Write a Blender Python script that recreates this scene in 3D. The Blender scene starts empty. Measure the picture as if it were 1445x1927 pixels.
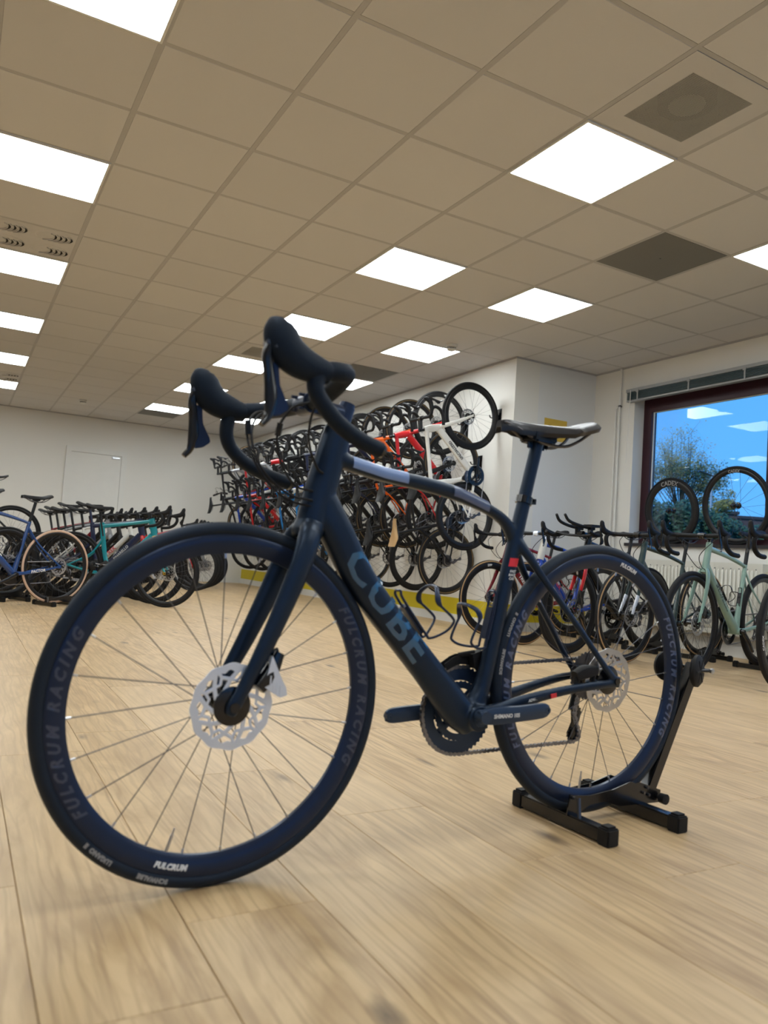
import bpy, bmesh, math, random
from mathutils import Vector, Matrix
random.seed(7)
S = bpy.context.scene
COL = S.collection
PI = math.pi
sin, cos = math.sin, math.cos

# ------------------------------------------------------------------ camera, world, sun, exposure
CAMZ = 0.627
yaw, pitch, roll = 0.503415131, 0.06023589, 0.0652990
FW = Vector((sin(yaw)*cos(pitch), cos(yaw)*cos(pitch), sin(pitch)))
r0 = Vector((cos(yaw), -sin(yaw), 0)); u0 = r0.cross(FW)
RT = r0*cos(roll) + u0*sin(roll); UP = -r0*sin(roll) + u0*cos(roll)
cam = bpy.data.cameras.new('camera'); cam_o = bpy.data.objects.new('camera', cam); COL.objects.link(cam_o)
cam_o.matrix_world = Matrix(((RT.x, UP.x, -FW.x, 0), (RT.y, UP.y, -FW.y, 0), (RT.z, UP.z, -FW.z, CAMZ), (0, 0, 0, 1)))
cam.sensor_fit = 'VERTICAL'; cam.sensor_height = 36.0; cam.lens = 1451.5*36.0/1927
cam.clip_start = 0.05; cam.clip_end = 500
cam.dof.use_dof = True; cam.dof.focus_distance = 3.6; cam.dof.aperture_fstop = 4.0
S.camera = cam_o

world = bpy.data.worlds.new('world'); S.world = world; world.use_nodes = True
wn = world.node_tree.nodes; wl = world.node_tree.links
bg = wn['Background']
tc = wn.new('ShaderNodeTexCoord'); sx = wn.new('ShaderNodeSeparateXYZ'); rp = wn.new('ShaderNodeValToRGB')
wl.new(tc.outputs['Generated'], sx.inputs[0]); wl.new(sx.outputs['Z'], rp.inputs[0])
rp.color_ramp.elements[0].position = 0.0; rp.color_ramp.elements[0].color = (0.13, 0.46, 1.0, 1)
rp.color_ramp.elements[1].position = 0.5; rp.color_ramp.elements[1].color = (0.07, 0.32, 0.95, 1)
wl.new(rp.outputs[0], bg.inputs['Color']); bg.inputs['Strength'].default_value = 1.3

sun = bpy.data.lights.new('sun', 'SUN'); sun.energy = 2.2; sun.angle = 0.01; sun.color = (1, .95, .85)
sun_o = bpy.data.objects.new('sun', sun); COL.objects.link(sun_o)
sun_o.rotation_euler = (math.radians(48), 0, math.radians(-75))     # shines towards +x: lights the trees, never enters the room

S.view_settings.view_transform = 'Standard'; S.view_settings.look = 'None'
S.view_settings.exposure = 0.0; S.view_settings.gamma = 1.0; S.view_settings.use_curve_mapping = False
PANEL = 15.5        # strength of the lit ceiling panels

ORDN = ['first', 'second', 'third', 'fourth', 'fifth', 'sixth', 'seventh', 'eighth', 'ninth', 'tenth', 'eleventh', 'twelfth', 'thirteenth']
# ------------------------------------------------------------------ helpers: objects
def put(name, me, m=None, parent=None, loc=None, rot=None):
    o = bpy.data.objects.new(name, me); COL.objects.link(o)
    if parent is not None: o.parent = parent
    if loc is not None: o.location = loc
    if rot is not None: o.rotation_euler = rot
    if m is not None:
        ms = m if isinstance(m, (list, tuple)) else [m]
        while me is not None and len(me.materials) < len(ms): me.materials.append(None)
        for i, mm in enumerate(ms):
            o.material_slots[i].link = 'OBJECT'; o.material_slots[i].material = mm
    return o
def tag(o, label=None, cat=None, group=None, kind=None):
    if label: o['label'] = label
    if cat: o['category'] = cat
    if group: o['group'] = group
    if kind: o['kind'] = kind
    return o
def empty(name, loc=(0, 0, 0), rot=(0, 0, 0)):
    o = bpy.data.objects.new(name, None); COL.objects.link(o); o.location = loc; o.rotation_euler = rot
    o.empty_display_size = .1
    return o
def mesh(bm, name, smooth=True):
    bmesh.ops.recalc_face_normals(bm, faces=bm.faces)
    me = bpy.data.meshes.new(name); bm.to_mesh(me); bm.free()
    if smooth:
        for p in me.polygons: p.use_smooth = True
        try: me.set_sharp_from_angle(angle=math.radians(38))
        except Exception: pass
    return me
def copy_tree(o, parent=None):
    c = o.copy(); COL.objects.link(c)
    if parent is not None: c.parent = parent
    for ch in list(o.children): copy_tree(ch, c)
    return c
NB = bmesh.new
def box(bm, c, s, rot=None, mi=0):
    g = bmesh.ops.create_cube(bm, size=1)
    M = Matrix.Translation(c) @ (rot.to_4x4() if rot is not None else Matrix()) @ Matrix.Diagonal((s[0], s[1], s[2], 1))
    bmesh.ops.transform(bm, matrix=M, verts=g['verts'])
    if mi:
        for f in {f for v in g['verts'] for f in v.link_faces}: f.material_index = mi
    return g['verts']
def box2(bm, a, b, mi=0):
    a, b = Vector(a), Vector(b); return box(bm, (a+b)/2, [abs(x) for x in (b-a)], mi=mi)
def catmull(P, n):
    P = [Vector(p) for p in P]
    if n <= 1 or len(P) < 3: return P
    out = []
    for i in range(len(P)-1):
        p0 = P[i-1] if i else P[0]*2-P[1]; p1 = P[i]; p2 = P[i+1]
        p3 = P[i+2] if i+2 < len(P) else P[-1]*2-P[-2]
        for k in range(n):
            t = k/n
            out.append(.5*((2*p1) + (p2-p0)*t + (2*p0-5*p1+4*p2-p3)*t*t + (3*p1-p0-3*p2+p3)*t*t*t))
    out.append(P[-1]); return out
def sweep(bm, pts, rad, n=1, seg=12, side=(0, 1, 0), sup=2.0, mi=0, closed=False, cap=True):
    """tube along pts; rad: number, (lateral, depth) or a list of those per point"""
    P0 = [Vector(p) for p in pts]
    if not isinstance(rad, list): rad = [rad]*len(P0)
    R0 = [Vector((r, r, 0)) if not isinstance(r, tuple) else Vector((r[0], r[1], 0)) for r in rad]
    P = catmull(P0, n); R = catmull(R0, n) if n > 1 and len(P0) > 2 else R0
    b = None; rings = []
    N = len(P)
    for i, p in enumerate(P):
        if closed: t = P[(i+1) % N]-P[i-1]
        else: t = P[min(i+1, N-1)]-P[max(i-1, 0)]
        t.normalize()
        if b is None:
            b = Vector(side); b -= t*b.dot(t)
            if b.length < 1e-4: b = t.orthogonal()
        else: b = b-t*b.dot(t)
        b.normalize(); q = t.cross(b)
        ring = []
        for k in range(seg):
            a = 2*PI*k/seg; ca, sa = cos(a), sin(a); e = 2/sup
            ring.append(bm.verts.new(p+b*(R[i].x*math.copysign(abs(ca)**e, ca))+q*(R[i].y*math.copysign(abs(sa)**e, sa))))
        rings.append(ring)
    M = N if closed else N-1
    for i in range(M):
        A, B = rings[i], rings[(i+1) % N]
        for k in range(seg):
            f = bm.faces.new((A[k], A[(k+1) % seg], B[(k+1) % seg], B[k])); f.material_index = mi
    if cap and not closed:
        for r_ in (rings[0][::-1], rings[-1]):
            f = bm.faces.new(r_); f.material_index = mi
    return rings
def lathe(bm, prof, seg=48, closed=True, mis=None, a0=0, c=(0, 0, 0), axis='Y'):
    """profile of (radius, offset along the axis)"""
    rings = []
    for (r, y) in prof:
        ring = []
        for k in range(seg):
            a = 2*PI*k/seg+a0
            if axis == 'Y': v = (c[0]+r*cos(a), c[1]+y, c[2]+r*sin(a))
            elif axis == 'Z': v = (c[0]+r*cos(a), c[1]+r*sin(a), c[2]+y)
            else: v = (c[0]+y, c[1]+r*cos(a), c[2]+r*sin(a))
            ring.append(bm.verts.new(v))
        rings.append(ring)
    n = len(rings)
    for i in range(n if closed else n-1):
        A, B = rings[i], rings[(i+1) % n]
        for k in range(seg):
            f = bm.faces.new((A[k], A[(k+1) % seg], B[(k+1) % seg], B[k]))
            if mis: f.material_index = mis[i]
    if not closed:
        for ring, rr in ((rings[0], prof[0]), (rings[-1], prof[-1])):
            if rr[0] > 1e-5: bm.faces.new(ring)
    return rings
def plate(bm, poly, y0, y1, mi=0, plane='XZ'):
    """extruded polygon; poly in XZ, thickness along Y (or the plane named)"""
    def pt(p, t):
        if plane == 'XZ': return (p[0], t, p[1])
        if plane == 'XY': return (p[0], p[1], t)
        return (t, p[0], p[1])
    A = [bm.verts.new(pt(p, y0)) for p in poly]; B = [bm.verts.new(pt(p, y1)) for p in poly]
    n = len(poly)
    fs = [bm.faces.new(A), bm.faces.new(B[::-1])]
    for i in range(n): fs.append(bm.faces.new((A[i], B[i], B[(i+1) % n], A[(i+1) % n])))
    for f in fs: f.material_index = mi
def cyl(bm, a, b, r, seg=10, r2=None, mi=0):
    a, b = Vector(a), Vector(b)
    sweep(bm, [a, b], [r, r if r2 is None else r2], seg=seg, side=(b-a).orthogonal(), mi=mi)
def text_verts(s, size=1.0, shear=0, space=1.0, res=2, bold=0.0):
    cu = bpy.data.curves.new('t', 'FONT'); cu.body = s; cu.size = size; cu.shear = shear
    cu.space_character = space; cu.resolution_u = res; cu.offset = bold
    cu.align_x = 'CENTER'; cu.align_y = 'CENTER'
    o = bpy.data.objects.new('t', cu); COL.objects.link(o)
    bpy.context.view_layer.update()
    me = bpy.data.meshes.new_from_object(o.evaluated_get(bpy.context.evaluated_depsgraph_get()))
    bpy.data.objects.remove(o); bpy.data.curves.remove(cu)
    return me
def lettering(name, s, size, fn, m, parent, shear=0, space=1.0, bold=0.0, sub=0, loc=None, rot=None):
    me = text_verts(s, size, shear, space, bold=bold)
    if sub:
        bm = NB(); bm.from_mesh(me)
        bmesh.ops.triangulate(bm, faces=bm.faces)
        for _ in range(sub):
            es = [e for e in bm.edges if e.calc_length() > size*.22]
            if es: bmesh.ops.subdivide_edges(bm, edges=es, cuts=1)
            bmesh.ops.triangulate(bm, faces=bm.faces)
        bm.to_mesh(me); bm.free()
    if fn:
        for v in me.vertices: v.co = fn(v.co.x, v.co.y)
    me.name = name
    return put(name, me, m, parent, loc, rot)

# ------------------------------------------------------------------ helpers: materials
def newmat(name):
    m = bpy.data.materials.new(name); m.use_nodes = True
    return m, m.node_tree.nodes, m.node_tree.links, m.node_tree.nodes['Principled BSDF']
def mat(name, col, rough=.5, metal=0.0, coat=0.0, spec=None, vary=0.0, scale=8.0, bump=0.0, emit=None):
    m, n, l, b = newmat(name)
    b.inputs['Base Color'].default_value = (*col, 1); b.inputs['Roughness'].default_value = rough
    b.inputs['Metallic'].default_value = metal; b.inputs['Coat Weight'].default_value = coat
    b.inputs['Coat Roughness'].default_value = .08
    if spec is not None: b.inputs['Specular IOR Level'].default_value = spec
    if vary or bump:
        t = n.new('ShaderNodeTexCoord'); no = n.new('ShaderNodeTexNoise'); no.inputs['Scale'].default_value = scale
        no.inputs['Detail'].default_value = 4; l.new(t.outputs['Object'], no.inputs['Vector'])
        if vary:
            mx = n.new('ShaderNodeMix'); mx.data_type = 'RGBA'
            mx.inputs[6].default_value = (*[c*(1-vary) for c in col], 1); mx.inputs[7].default_value = (*[min(1, c*(1+vary)) for c in col], 1)
            l.new(no.outputs['Fac'], mx.inputs[0]); l.new(mx.outputs[2], b.inputs['Base Color'])
        if bump:
            bp = n.new('ShaderNodeBump'); bp.inputs['Strength'].default_value = bump; bp.inputs['Distance'].default_value = .002
            l.new(no.outputs['Fac'], bp.inputs['Height']); l.new(bp.outputs[0], b.inputs['Normal'])
    if emit:
        b.inputs['Emission Color'].default_value = (*emit[0], 1); b.inputs['Emission Strength'].default_value = emit[1]
    return m
M = {}
M['wall'] = mat('wall paint', (.74, .73, .69), .85, vary=.03, scale=1.2, bump=.05)
M['wall2'] = mat('column paint', (.70, .71, .71), .85, vary=.03, scale=1.2)
M['white'] = mat('white lacquer', (.72, .72, .69), .45, vary=.03)
M['grid'] = mat('ceiling grid metal', (.44, .435, .44), .55, vary=.03)
M['panel'] = mat('lit diffuser', (.9, .9, .9), .5, emit=((.92, .98, 1.0), PANEL))
M['black'] = mat('black rubber', (.006, .006, .007), .62, spec=.35, vary=.2, scale=30)
M['tape'] = mat('bar tape', (.006, .0065, .008), .6, spec=.35, vary=.25, scale=60, bump=.25)
M['gloss'] = mat('gloss black', (.005, .005, .006), .25, coat=.25, vary=.1)
M['carbon'] = mat('matt carbon', (.008, .008, .009), .40, spec=.4, vary=.2, scale=40)
M['tyre'] = mat('tyre rubber', (.008, .008, .009), .72, spec=.3, vary=.2, scale=50)
M['tan'] = mat('tan sidewall', (.40, .25, .12), .7, vary=.12, scale=30)
M['pinktan'] = mat('pale tan sidewall', (.62, .42, .30), .7, vary=.08, scale=30)
M['darktan'] = mat('dark brown sidewall', (.14, .09, .035), .7, vary=.15, scale=30)
M['steel'] = mat('brushed steel', (.55, .56, .58), .3, metal=1, vary=.08, scale=60)
M['dsteel'] = mat('dark steel', (.12, .12, .13), .35, metal=.9, vary=.15, scale=60)
M['spoke'] = mat('spoke steel', (.10, .10, .11), .35, metal=.8)
M['chain'] = mat('chain steel', (.30, .30, .32), .35, metal=.9)
M['silver'] = mat('silver alloy', (.78, .84, .94), .38, metal=.45, vary=.06)
M['deepblue'] = mat('deep blue paint', (.012, .055, .20), .25, coat=.6, vary=.05)
M['teal'] = mat('teal paint', (.010, .25, .30), .22, coat=.6, vary=.05)
M['yellow'] = mat('yellow paint', (.75, .45, .01), .3, coat=.4, vary=.05)
M['orange'] = mat('orange paint', (.85, .13, .01), .25, coat=.6, vary=.05)
M['red'] = mat('red paint', (.55, .015, .018), .25, coat=.6, vary=.05)
M['darkred'] = mat('dark red paint', (.22, .010, .018), .25, coat=.6, vary=.08)
M['bluep'] = mat('bright blue paint', (.015, .20, .55), .25, coat=.6, vary=.05)
M['cobalt'] = mat('cobalt paint', (.012, .06, .42), .25, coat=.6, vary=.05)
M['navy'] = mat('navy paint', (.012, .018, .06), .3, coat=.4, vary=.1)
M['mint'] = mat('mint green paint', (.25, .39, .33), .28, coat=.4, vary=.05)
M['dgreen'] = mat('dark green paint', (.02, .045, .045), .3, coat=.5, vary=.1)
M['bwhite'] = mat('white bike paint', (.80, .79, .74), .3, coat=.4, vary=.03)
M['greyp'] = mat('grey bike paint', (.30, .31, .32), .3, coat=.4, vary=.05)
M['tansaddle'] = mat('tan saddle', (.42, .26, .11), .5, vary=.1)
M['wtext'] = mat('white print', (.80, .80, .78), .5)
M['ktext'] = mat('black print', (.01, .01, .01), .5)
M['gtext'] = mat('grey print', (.30, .30, .30), .5)
M['heroframe'] = mat('midnight matt carbon', (.008, .014, .026), .36, vary=.12, scale=25)
M['herorim'] = mat('satin black rim', (.016, .022, .042), .30, vary=.12, scale=25)
M['herotyre'] = mat('black road tyre', (.008, .011, .017), .58, vary=.2, scale=40)
M['herotape'] = mat('thick black bar tape', (.006, .009, .015), .62, spec=.35, vary=.3, scale=55, bump=.4)
M['sadm'] = mat('satin black saddle', (.008, .009, .013), .36, spec=.5, vary=.1)
M['herocrank'] = mat('slate anodised crank', (.030, .046, .080), .34, vary=.06, scale=25)
for k_, t_ in (('heroframe', (.55, .72, 1)), ('herorim', (.52, .66, 1)), ('herotyre', (.6, .76, 1)), ('herotape', (.6, .76, 1)), ('herocrank', (.6, .78, 1))):
    M[k_].node_tree.nodes['Principled BSDF'].inputs['Specular Tint'].default_value = (*t_, 1)  # blue of the sky reflections put into the highlight colour
M['slatedim'] = mat('dim slate print', (.042, .056, .10), .28, coat=.3)
M['slate'] = mat('slate blue gloss print', (.095, .125, .22), .25, coat=.4)
M['glossblue'] = mat('steel blue gloss paint', (.035, .11, .20), .22, coat=.7)
M['skysheen'] = mat('painted pale blue sky sheen', (.20, .30, .55), .3, coat=.4)  # sky reflected on the top tube, put in as colour
M['redtag'] = mat('red sticker', (.75, .03, .04), .4)
M['band'] = mat('yellow wall paint', (.62, .50, .01), .6, vary=.12, scale=.8)
M['burgundy'] = mat('burgundy window frame', (.030, .0025, .008), .4, vary=.1)
M['blind'] = mat('blind slats', (.04, .07, .08), .4, vary=.1)
M['sill'] = mat('dark sill', (.02, .018, .02), .4, vary=.1)
M['radiator'] = mat('radiator enamel', (.66, .65, .58), .4, vary=.03)
M['duct'] = mat('grey trunking', (.20, .21, .22), .5, vary=.05)
M['sign'] = mat('yellow sign card', (.62, .42, .06), .5, vary=.05)
M['plate'] = mat('ceiling plate enamel', (.56, .555, .56), .6, vary=.03)
M['grille'] = mat('grey perforated steel', (.34, .34, .33), .5, vary=.05, scale=400)
M['darktile'] = mat('grey perforated panel', (.17, .17, .165), .7, vary=.25, scale=220)
M['void'] = mat('dark duct inside', (.008, .008, .008), .9)
M['bark'] = mat('bark', (.10, .075, .05), .9, vary=.3)
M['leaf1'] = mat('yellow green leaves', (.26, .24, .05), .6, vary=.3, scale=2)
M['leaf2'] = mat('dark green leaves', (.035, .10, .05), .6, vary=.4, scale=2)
M['grass'] = mat('grass', (.05, .11, .03), .9, vary=.3, scale=1)
M['brick'] = mat('dark brick', (.10, .07, .07), .9, vary=.2, scale=2)
M['roof'] = mat('roof felt', (.05, .05, .06), .9, vary=.2)
M['pole'] = mat('galvanised pole', (.45, .47, .50), .4, metal=.5)
M['valve'] = mat('aged plastic', (.55, .52, .40), .5)

def tile_mat():
    m, n, l, b = newmat('mineral ceiling tile')
    t = n.new('ShaderNodeTexCoord'); oi = n.new('ShaderNodeObjectInfo')
    no = n.new('ShaderNodeTexNoise'); no.inputs['Scale'].default_value = 260; no.inputs['Detail'].default_value = 2
    l.new(t.outputs['Object'], no.inputs['Vector'])
    mx = n.new('ShaderNodeMix'); mx.data_type = 'RGBA'
    mx.inputs[6].default_value = (.58, .575, .58, 1); mx.inputs[7].default_value = (.63, .625, .63, 1)
    ad = n.new('ShaderNodeMath'); ad.operation = 'MULTIPLY_ADD'; ad.inputs[1].default_value = .6
    l.new(oi.outputs['Random'], ad.inputs[0]); 
    m2 = n.new('ShaderNodeMath'); m2.operation = 'MULTIPLY'; m2.inputs[1].default_value = .4
    l.new(no.outputs['Fac'], m2.inputs[0]); l.new(m2.outputs[0], ad.inputs[2]); l.new(ad.outputs[0], mx.inputs[0])
    l.new(mx.outputs[2], b.inputs['Base Color']); b.inputs['Roughness'].default_value = .9
    bp = n.new('ShaderNodeBump'); bp.inputs['Strength'].default_value = .15; bp.inputs['Distance'].default_value = .001
    l.new(no.outputs['Fac'], bp.inputs['Height']); l.new(bp.outputs[0], b.inputs['Normal'])
    return m
M['tile'] = tile_mat()
def wood_mat(island=False):
    m, n, l, b = newmat('oak plank' + (' joined' if island else ''))
    t = n.new('ShaderNodeTexCoord')
    rnd = n.new('ShaderNodeNewGeometry').outputs['Random Per Island'] if island else n.new('ShaderNodeObjectInfo').outputs['Random']
    cb = n.new('ShaderNodeCombineXYZ')
    mu = n.new('ShaderNodeMath'); mu.operation = 'MULTIPLY'; mu.inputs[1].default_value = 57.0; l.new(rnd, mu.inputs[0])
    mu2 = n.new('ShaderNodeMath'); mu2.operation = 'MULTIPLY'; mu2.inputs[1].default_value = 23.0; l.new(rnd, mu2.inputs[0])
    l.new(mu.outputs[0], cb.inputs[0]); l.new(mu2.outputs[0], cb.inputs[1])
    va = n.new('ShaderNodeVectorMath'); va.operation = 'ADD'; l.new(t.outputs['Object'], va.inputs[0]); l.new(cb.outputs[0], va.inputs[1])
    def noise(scl, det, dist, mp):
        mpn = n.new('ShaderNodeMapping'); mpn.inputs['Scale'].default_value = mp; l.new(va.outputs[0], mpn.inputs['Vector'])
        q = n.new('ShaderNodeTexNoise'); q.inputs['Scale'].default_value = scl; q.inputs['Detail'].default_value = det
        q.inputs['Distortion'].default_value = dist; l.new(mpn.outputs[0], q.inputs['Vector']); return q.outputs['Fac']
    fine = noise(1, 6, .6, (70, 3.0, 1)); mid = noise(1, 5, 2.2, (9, 1.9, 1)); big = noise(1, 2, .5, (2.5, .8, 1))
    # cathedral grain: rings from a distorted coordinate
    mpn = n.new('ShaderNodeMapping'); mpn.inputs['Scale'].default_value = (5, 1.1, 1); l.new(va.outputs[0], mpn.inputs['Vector'])
    wv = n.new('ShaderNodeTexWave'); wv.wave_type = 'BANDS'; wv.bands_direction = 'X'; wv.inputs['Scale'].default_value = 2.2
    wv.inputs['Distortion'].default_value = 9.0; wv.inputs['Detail'].default_value = 2; wv.inputs['Detail Scale'].default_value = 1.0
    l.new(mpn.outputs[0], wv.inputs['Vector'])
    # knots
    mpk = n.new('ShaderNodeMapping'); mpk.inputs['Scale'].default_value = (7.0, 3.0, 1); l.new(va.outputs[0], mpk.inputs['Vector'])
    vo = n.new('ShaderNodeTexVoronoi'); vo.inputs['Scale'].default_value = .55; l.new(mpk.outputs[0], vo.inputs['Vector'])
    nk = noise(1, 3, 0, (25, 9, 1))
    kd = n.new('ShaderNodeMath'); kd.operation = 'MULTIPLY_ADD'; kd.inputs[1].default_value = .16; l.new(nk, kd.inputs[0]); l.new(vo.outputs['Distance'], kd.inputs[2])
    kr = n.new('ShaderNodeMapRange'); kr.inputs['From Min'].default_value = .095; kr.inputs['From Max'].default_value = .19
    kr.inputs['To Min'].default_value = 1; kr.inputs['To Max'].default_value = 0; l.new(kd.outputs[0], kr.inputs['Value'])
    def mix(a, bcol, fac, mode='MIX'):
        x = n.new('ShaderNodeMix'); x.data_type = 'RGBA'; x.blend_type = mode
        for s_, v in ((6, a), (7, bcol)):
            if isinstance(v, tuple): x.inputs[s_].default_value = (*v, 1)
            else: l.new(v, x.inputs[s_])
        if isinstance(fac, float): x.inputs[0].default_value = fac
        else: l.new(fac, x.inputs[0])
        return x.outputs[2]
    def mr(v, a, b_, c_, d_):
        q = n.new('ShaderNodeMapRange'); q.inputs['From Min'].default_value = a; q.inputs['From Max'].default_value = b_
        q.inputs['To Min'].default_value = c_; q.inputs['To Max'].default_value = d_; l.new(v, q.inputs['Value']); return q.outputs[0]
    c = mix((.60, .425, .225), (.41, .27, .13), mr(mid, .40, .66, 0, 1))
    c = mix(c, (.24, .145, .070), mr(fine, .50, .72, 0, .62))
    c = mix(c, (.28, .17, .08), mr(wv.outputs['Fac'], .72, 1, 0, .40))
    c = mix(c, (.50, .35, .18), mr(big, .4, .7, 0, .4))
    c = mix(c, (.64, .47, .27), mr(rnd, 0, 1, 0, .42))
    c = mix(c, (.09, .06, .04), mr(kr.outputs[0], 0, 1, 0, .9))
    l.new(c, b.inputs['Base Color']); b.inputs['Roughness'].default_value = .42; b.inputs['Specular IOR Level'].default_value = .45
    bp = n.new('ShaderNodeBump'); bp.inputs['Strength'].default_value = .12; bp.inputs['Distance'].default_value = .001
    l.new(fine, bp.inputs['Height']); l.new(bp.outputs[0], b.inputs['Normal'])
    return m
M['wood'] = wood_mat(); M['wood2'] = wood_mat(True)
def glass_mat():
    m, n, l, b = newmat('window glass'); n.remove(b)
    tr = n.new('ShaderNodeBsdfTransparent'); tr.inputs[0].default_value = (.93, .96, .96, 1)
    gl = n.new('ShaderNodeBsdfGlossy'); gl.inputs['Roughness'].default_value = .0
    fr = n.new('ShaderNodeFresnel'); fr.inputs['IOR'].default_value = 1.5
    mu = n.new('ShaderNodeMath'); mu.operation = 'MULTIPLY'; mu.inputs[1].default_value = .17; l.new(fr.outputs[0], mu.inputs[0])
    mx = n.new('ShaderNodeMixShader'); l.new(mu.outputs[0], mx.inputs[0]); l.new(tr.outputs[0], mx.inputs[1]); l.new(gl.outputs[0], mx.inputs[2])
    l.new(mx.outputs[0], n['Material Output'].inputs[0]); return m
M['glass'] = glass_mat()

# ------------------------------------------------------------------ room
CEIL = 2.708
GX, GY = 0.5728, 3.2101                     # ceiling grid origin; cells of 0.6 m
XW, XA, YC, YB = 5.75, 4.69, 6.0, 13.85     # window wall, bicycle wall, column face, back wall
XL, YF = -6.0, -3.6                         # walls out of frame
def wallbox(name, a, b, m='wall'):
    bm = NB(); box2(bm, a, b); return tag(put(name, mesh(bm, name, False), M[m]), kind='structure')
wallbox('wall_far', (XL-.2, YB, -.05), (XA+.2, YB+.2, 2.95))
wallbox('wall_left', (XL-.2, YF-.2, -.05), (XL, YB, 2.95))
wallbox('wall_right', (XA, YC, -.05), (XA+.3, YB, 2.95))
wallbox('wall_column', (XA+.3, YC, -.05), (XW+.3, YC+.3, 2.95), 'wall2')
# window wall with openings, one mesh each side of the openings
WZ0, WZ1 = .935, 2.40
wins = [(3.9, 5.45), (.9, 3.45), (-2.6, .45)]     # y ranges (first is the one in view, continued)
wins = [(1.6, 5.45), (-2.9, 1.1)]
bm = NB(); T = .30
box2(bm, (XW, YF-.2, -.05), (XW+T, YC, WZ0)); box2(bm, (XW, YF-.2, WZ1), (XW+T, YC, 2.95))
ys = [YF-.2]+[v for w in wins[::-1] for v in w]+[YC]
for i in range(0, len(ys), 2): box2(bm, (XW, ys[i], WZ0), (XW+T, ys[i+1], WZ1))
tag(put('wall_window', mesh(bm, 'wall_window', False), M['wall']), kind='structure')
# wall behind the camera with a shop window
bm = NB(); box2(bm, (XL-.2, YF-.2, -.05), (XW, YF, .9)); box2(bm, (XL-.2, YF-.2, 2.3), (XW, YF, 2.95))
for a, b in ((XL-.2, -4.5), (-.6, 0.2), (4.2, XW)): box2(bm, (a, YF-.2, .9), (b, YF, 2.3))
tag(put('wall_back', mesh(bm, 'wall_back', False), M['wall']), kind='structure')

def window(name, y0, y1, mull):
    fr = empty(name, (XW+.17, (y0+y1)/2, WZ0)); tag(fr, kind='structure')
    oy = -(y0+y1)/2; H = WZ1-WZ0
    bm = NB(); d = .035
    box2(bm, (-d, y0+oy, 0), (d, y0+oy+.10, H)); box2(bm, (-d, y1+oy-.10, 0), (d, y1+oy, H))
    box2(bm, (-d, y0+oy+.10, H-.16), (d, y1+oy-.10, H)); box2(bm, (-d, y0+oy+.10, 0), (d, y1+oy-.10, .055))
    for my in mull: box2(bm, (-d*.8, my+oy-.022, .055), (d*.8, my+oy+.022, H-.16))
    put('window_frame', mesh(bm, 'window_frame', False), M['burgundy'], fr)
    es = [y0+.10]+[m_ for m_ in mull]+[y1-.10]
    for i in range(len(es)-1):
        bm = NB(); a = es[i]+oy+(.022 if i else 0); b = es[i+1]+oy-(.022 if i < len(es)-2 else 0)
        box2(bm, (.004, a, .055), (.010, b, H-.16)); put('window_pane', mesh(bm, 'window_pane', False), M['glass'], fr)
        bm = NB()
        for yy in (a+.004, b-.004): box2(bm, (-.012, yy-.004, .055), (.003, yy+.004, H-.16))
        box2(bm, (-.012, a, H-.166), (.003, b, H-.16))
        put('glazing_bead', mesh(bm, 'glazing_bead', False), M['white'], fr)
    bm = NB(); box2(bm, (-.20, y0+oy-.04, -.028), (-.036, y1+oy+.03, 0)); put('window_sill', mesh(bm, 'window_sill', False), M['sill'], fr)
    return fr
window('window_1', wins[0][0], wins[0][1], [2.85, 4.08])
window('window_2', wins[1][0], wins[1][1], [-1.5, -.2])
for k, (a, b) in enumerate(((-4.5, -.6), (.2, 4.2))):
    fr = tag(empty('window_%d' % (k+3), ((a+b)/2, YF-.1, .9)), kind='structure'); w = (b-a)/2
    bm = NB()
    for xx in (-w+.04, 0, w-.04): box2(bm, (xx-.04, -.03, 0), (xx+.04, .03, 1.4))
    for s in (-1, 1): 
        for z0, z1 in ((0, .08), (1.32, 1.4)): box2(bm, (s*.04, -.03, z0), (s*(w-.08), .03, z1))
    put('window_frame', mesh(bm, 'window_frame', False), M['burgundy'], fr)
    for s in (-1, 1):
        bm = NB(); box2(bm, (s*.04, .0, .08), (s*(w-.08), .006, 1.32)); put('window_pane', mesh(bm, 'window_pane', False), M['glass'], fr)

# blind drawn up above the window
bl = tag(empty('window_blind', (XW-.045, 3.5, 2.335)), 'dark slatted venetian blind drawn up above the burgundy window', 'blind')
L0, L1 = 1.55-3.5, 5.50-3.5
bm = NB(); box2(bm, (-.03, L0, .085), (.043, L1, .115)); put('head_rail', mesh(bm, 'head_rail', False), M['greyp'], bl)
me = None
bm = NB(); box2(bm, (-.028, L0+.01, -.0035), (.028, L1-.01, .0035)); me = mesh(bm, 'slat', False)
for k in range(6): put('slat', me, M['blind'], bl, (0, 0, .014+k*.0125))
bm = NB(); box2(bm, (-.027, L0+.01, -.012), (.027, L1-.01, .004)); put('bottom_rail', mesh(bm, 'bottom_rail', False), M['greyp'], bl)
bm = NB(); box2(bm, (-.034, -.008, -.014), (-.0305, .008, .09)); box2(bm, (-.04, -.016, .07), (-.034, .016, .095)); me = mesh(bm, 'clip', False)
for yy in (1.85, 1.25, .68, .05, -.6, -1.2): put('clip', me, M['greyp'], bl, (0, yy, 0))
bm = NB(); cyl(bm, (-.04, 1.93, .1), (-.042, 1.95, -.62), .004, 6); put('tilt_wand', mesh(bm, 'tilt_wand'), M['white'], bl)

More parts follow.
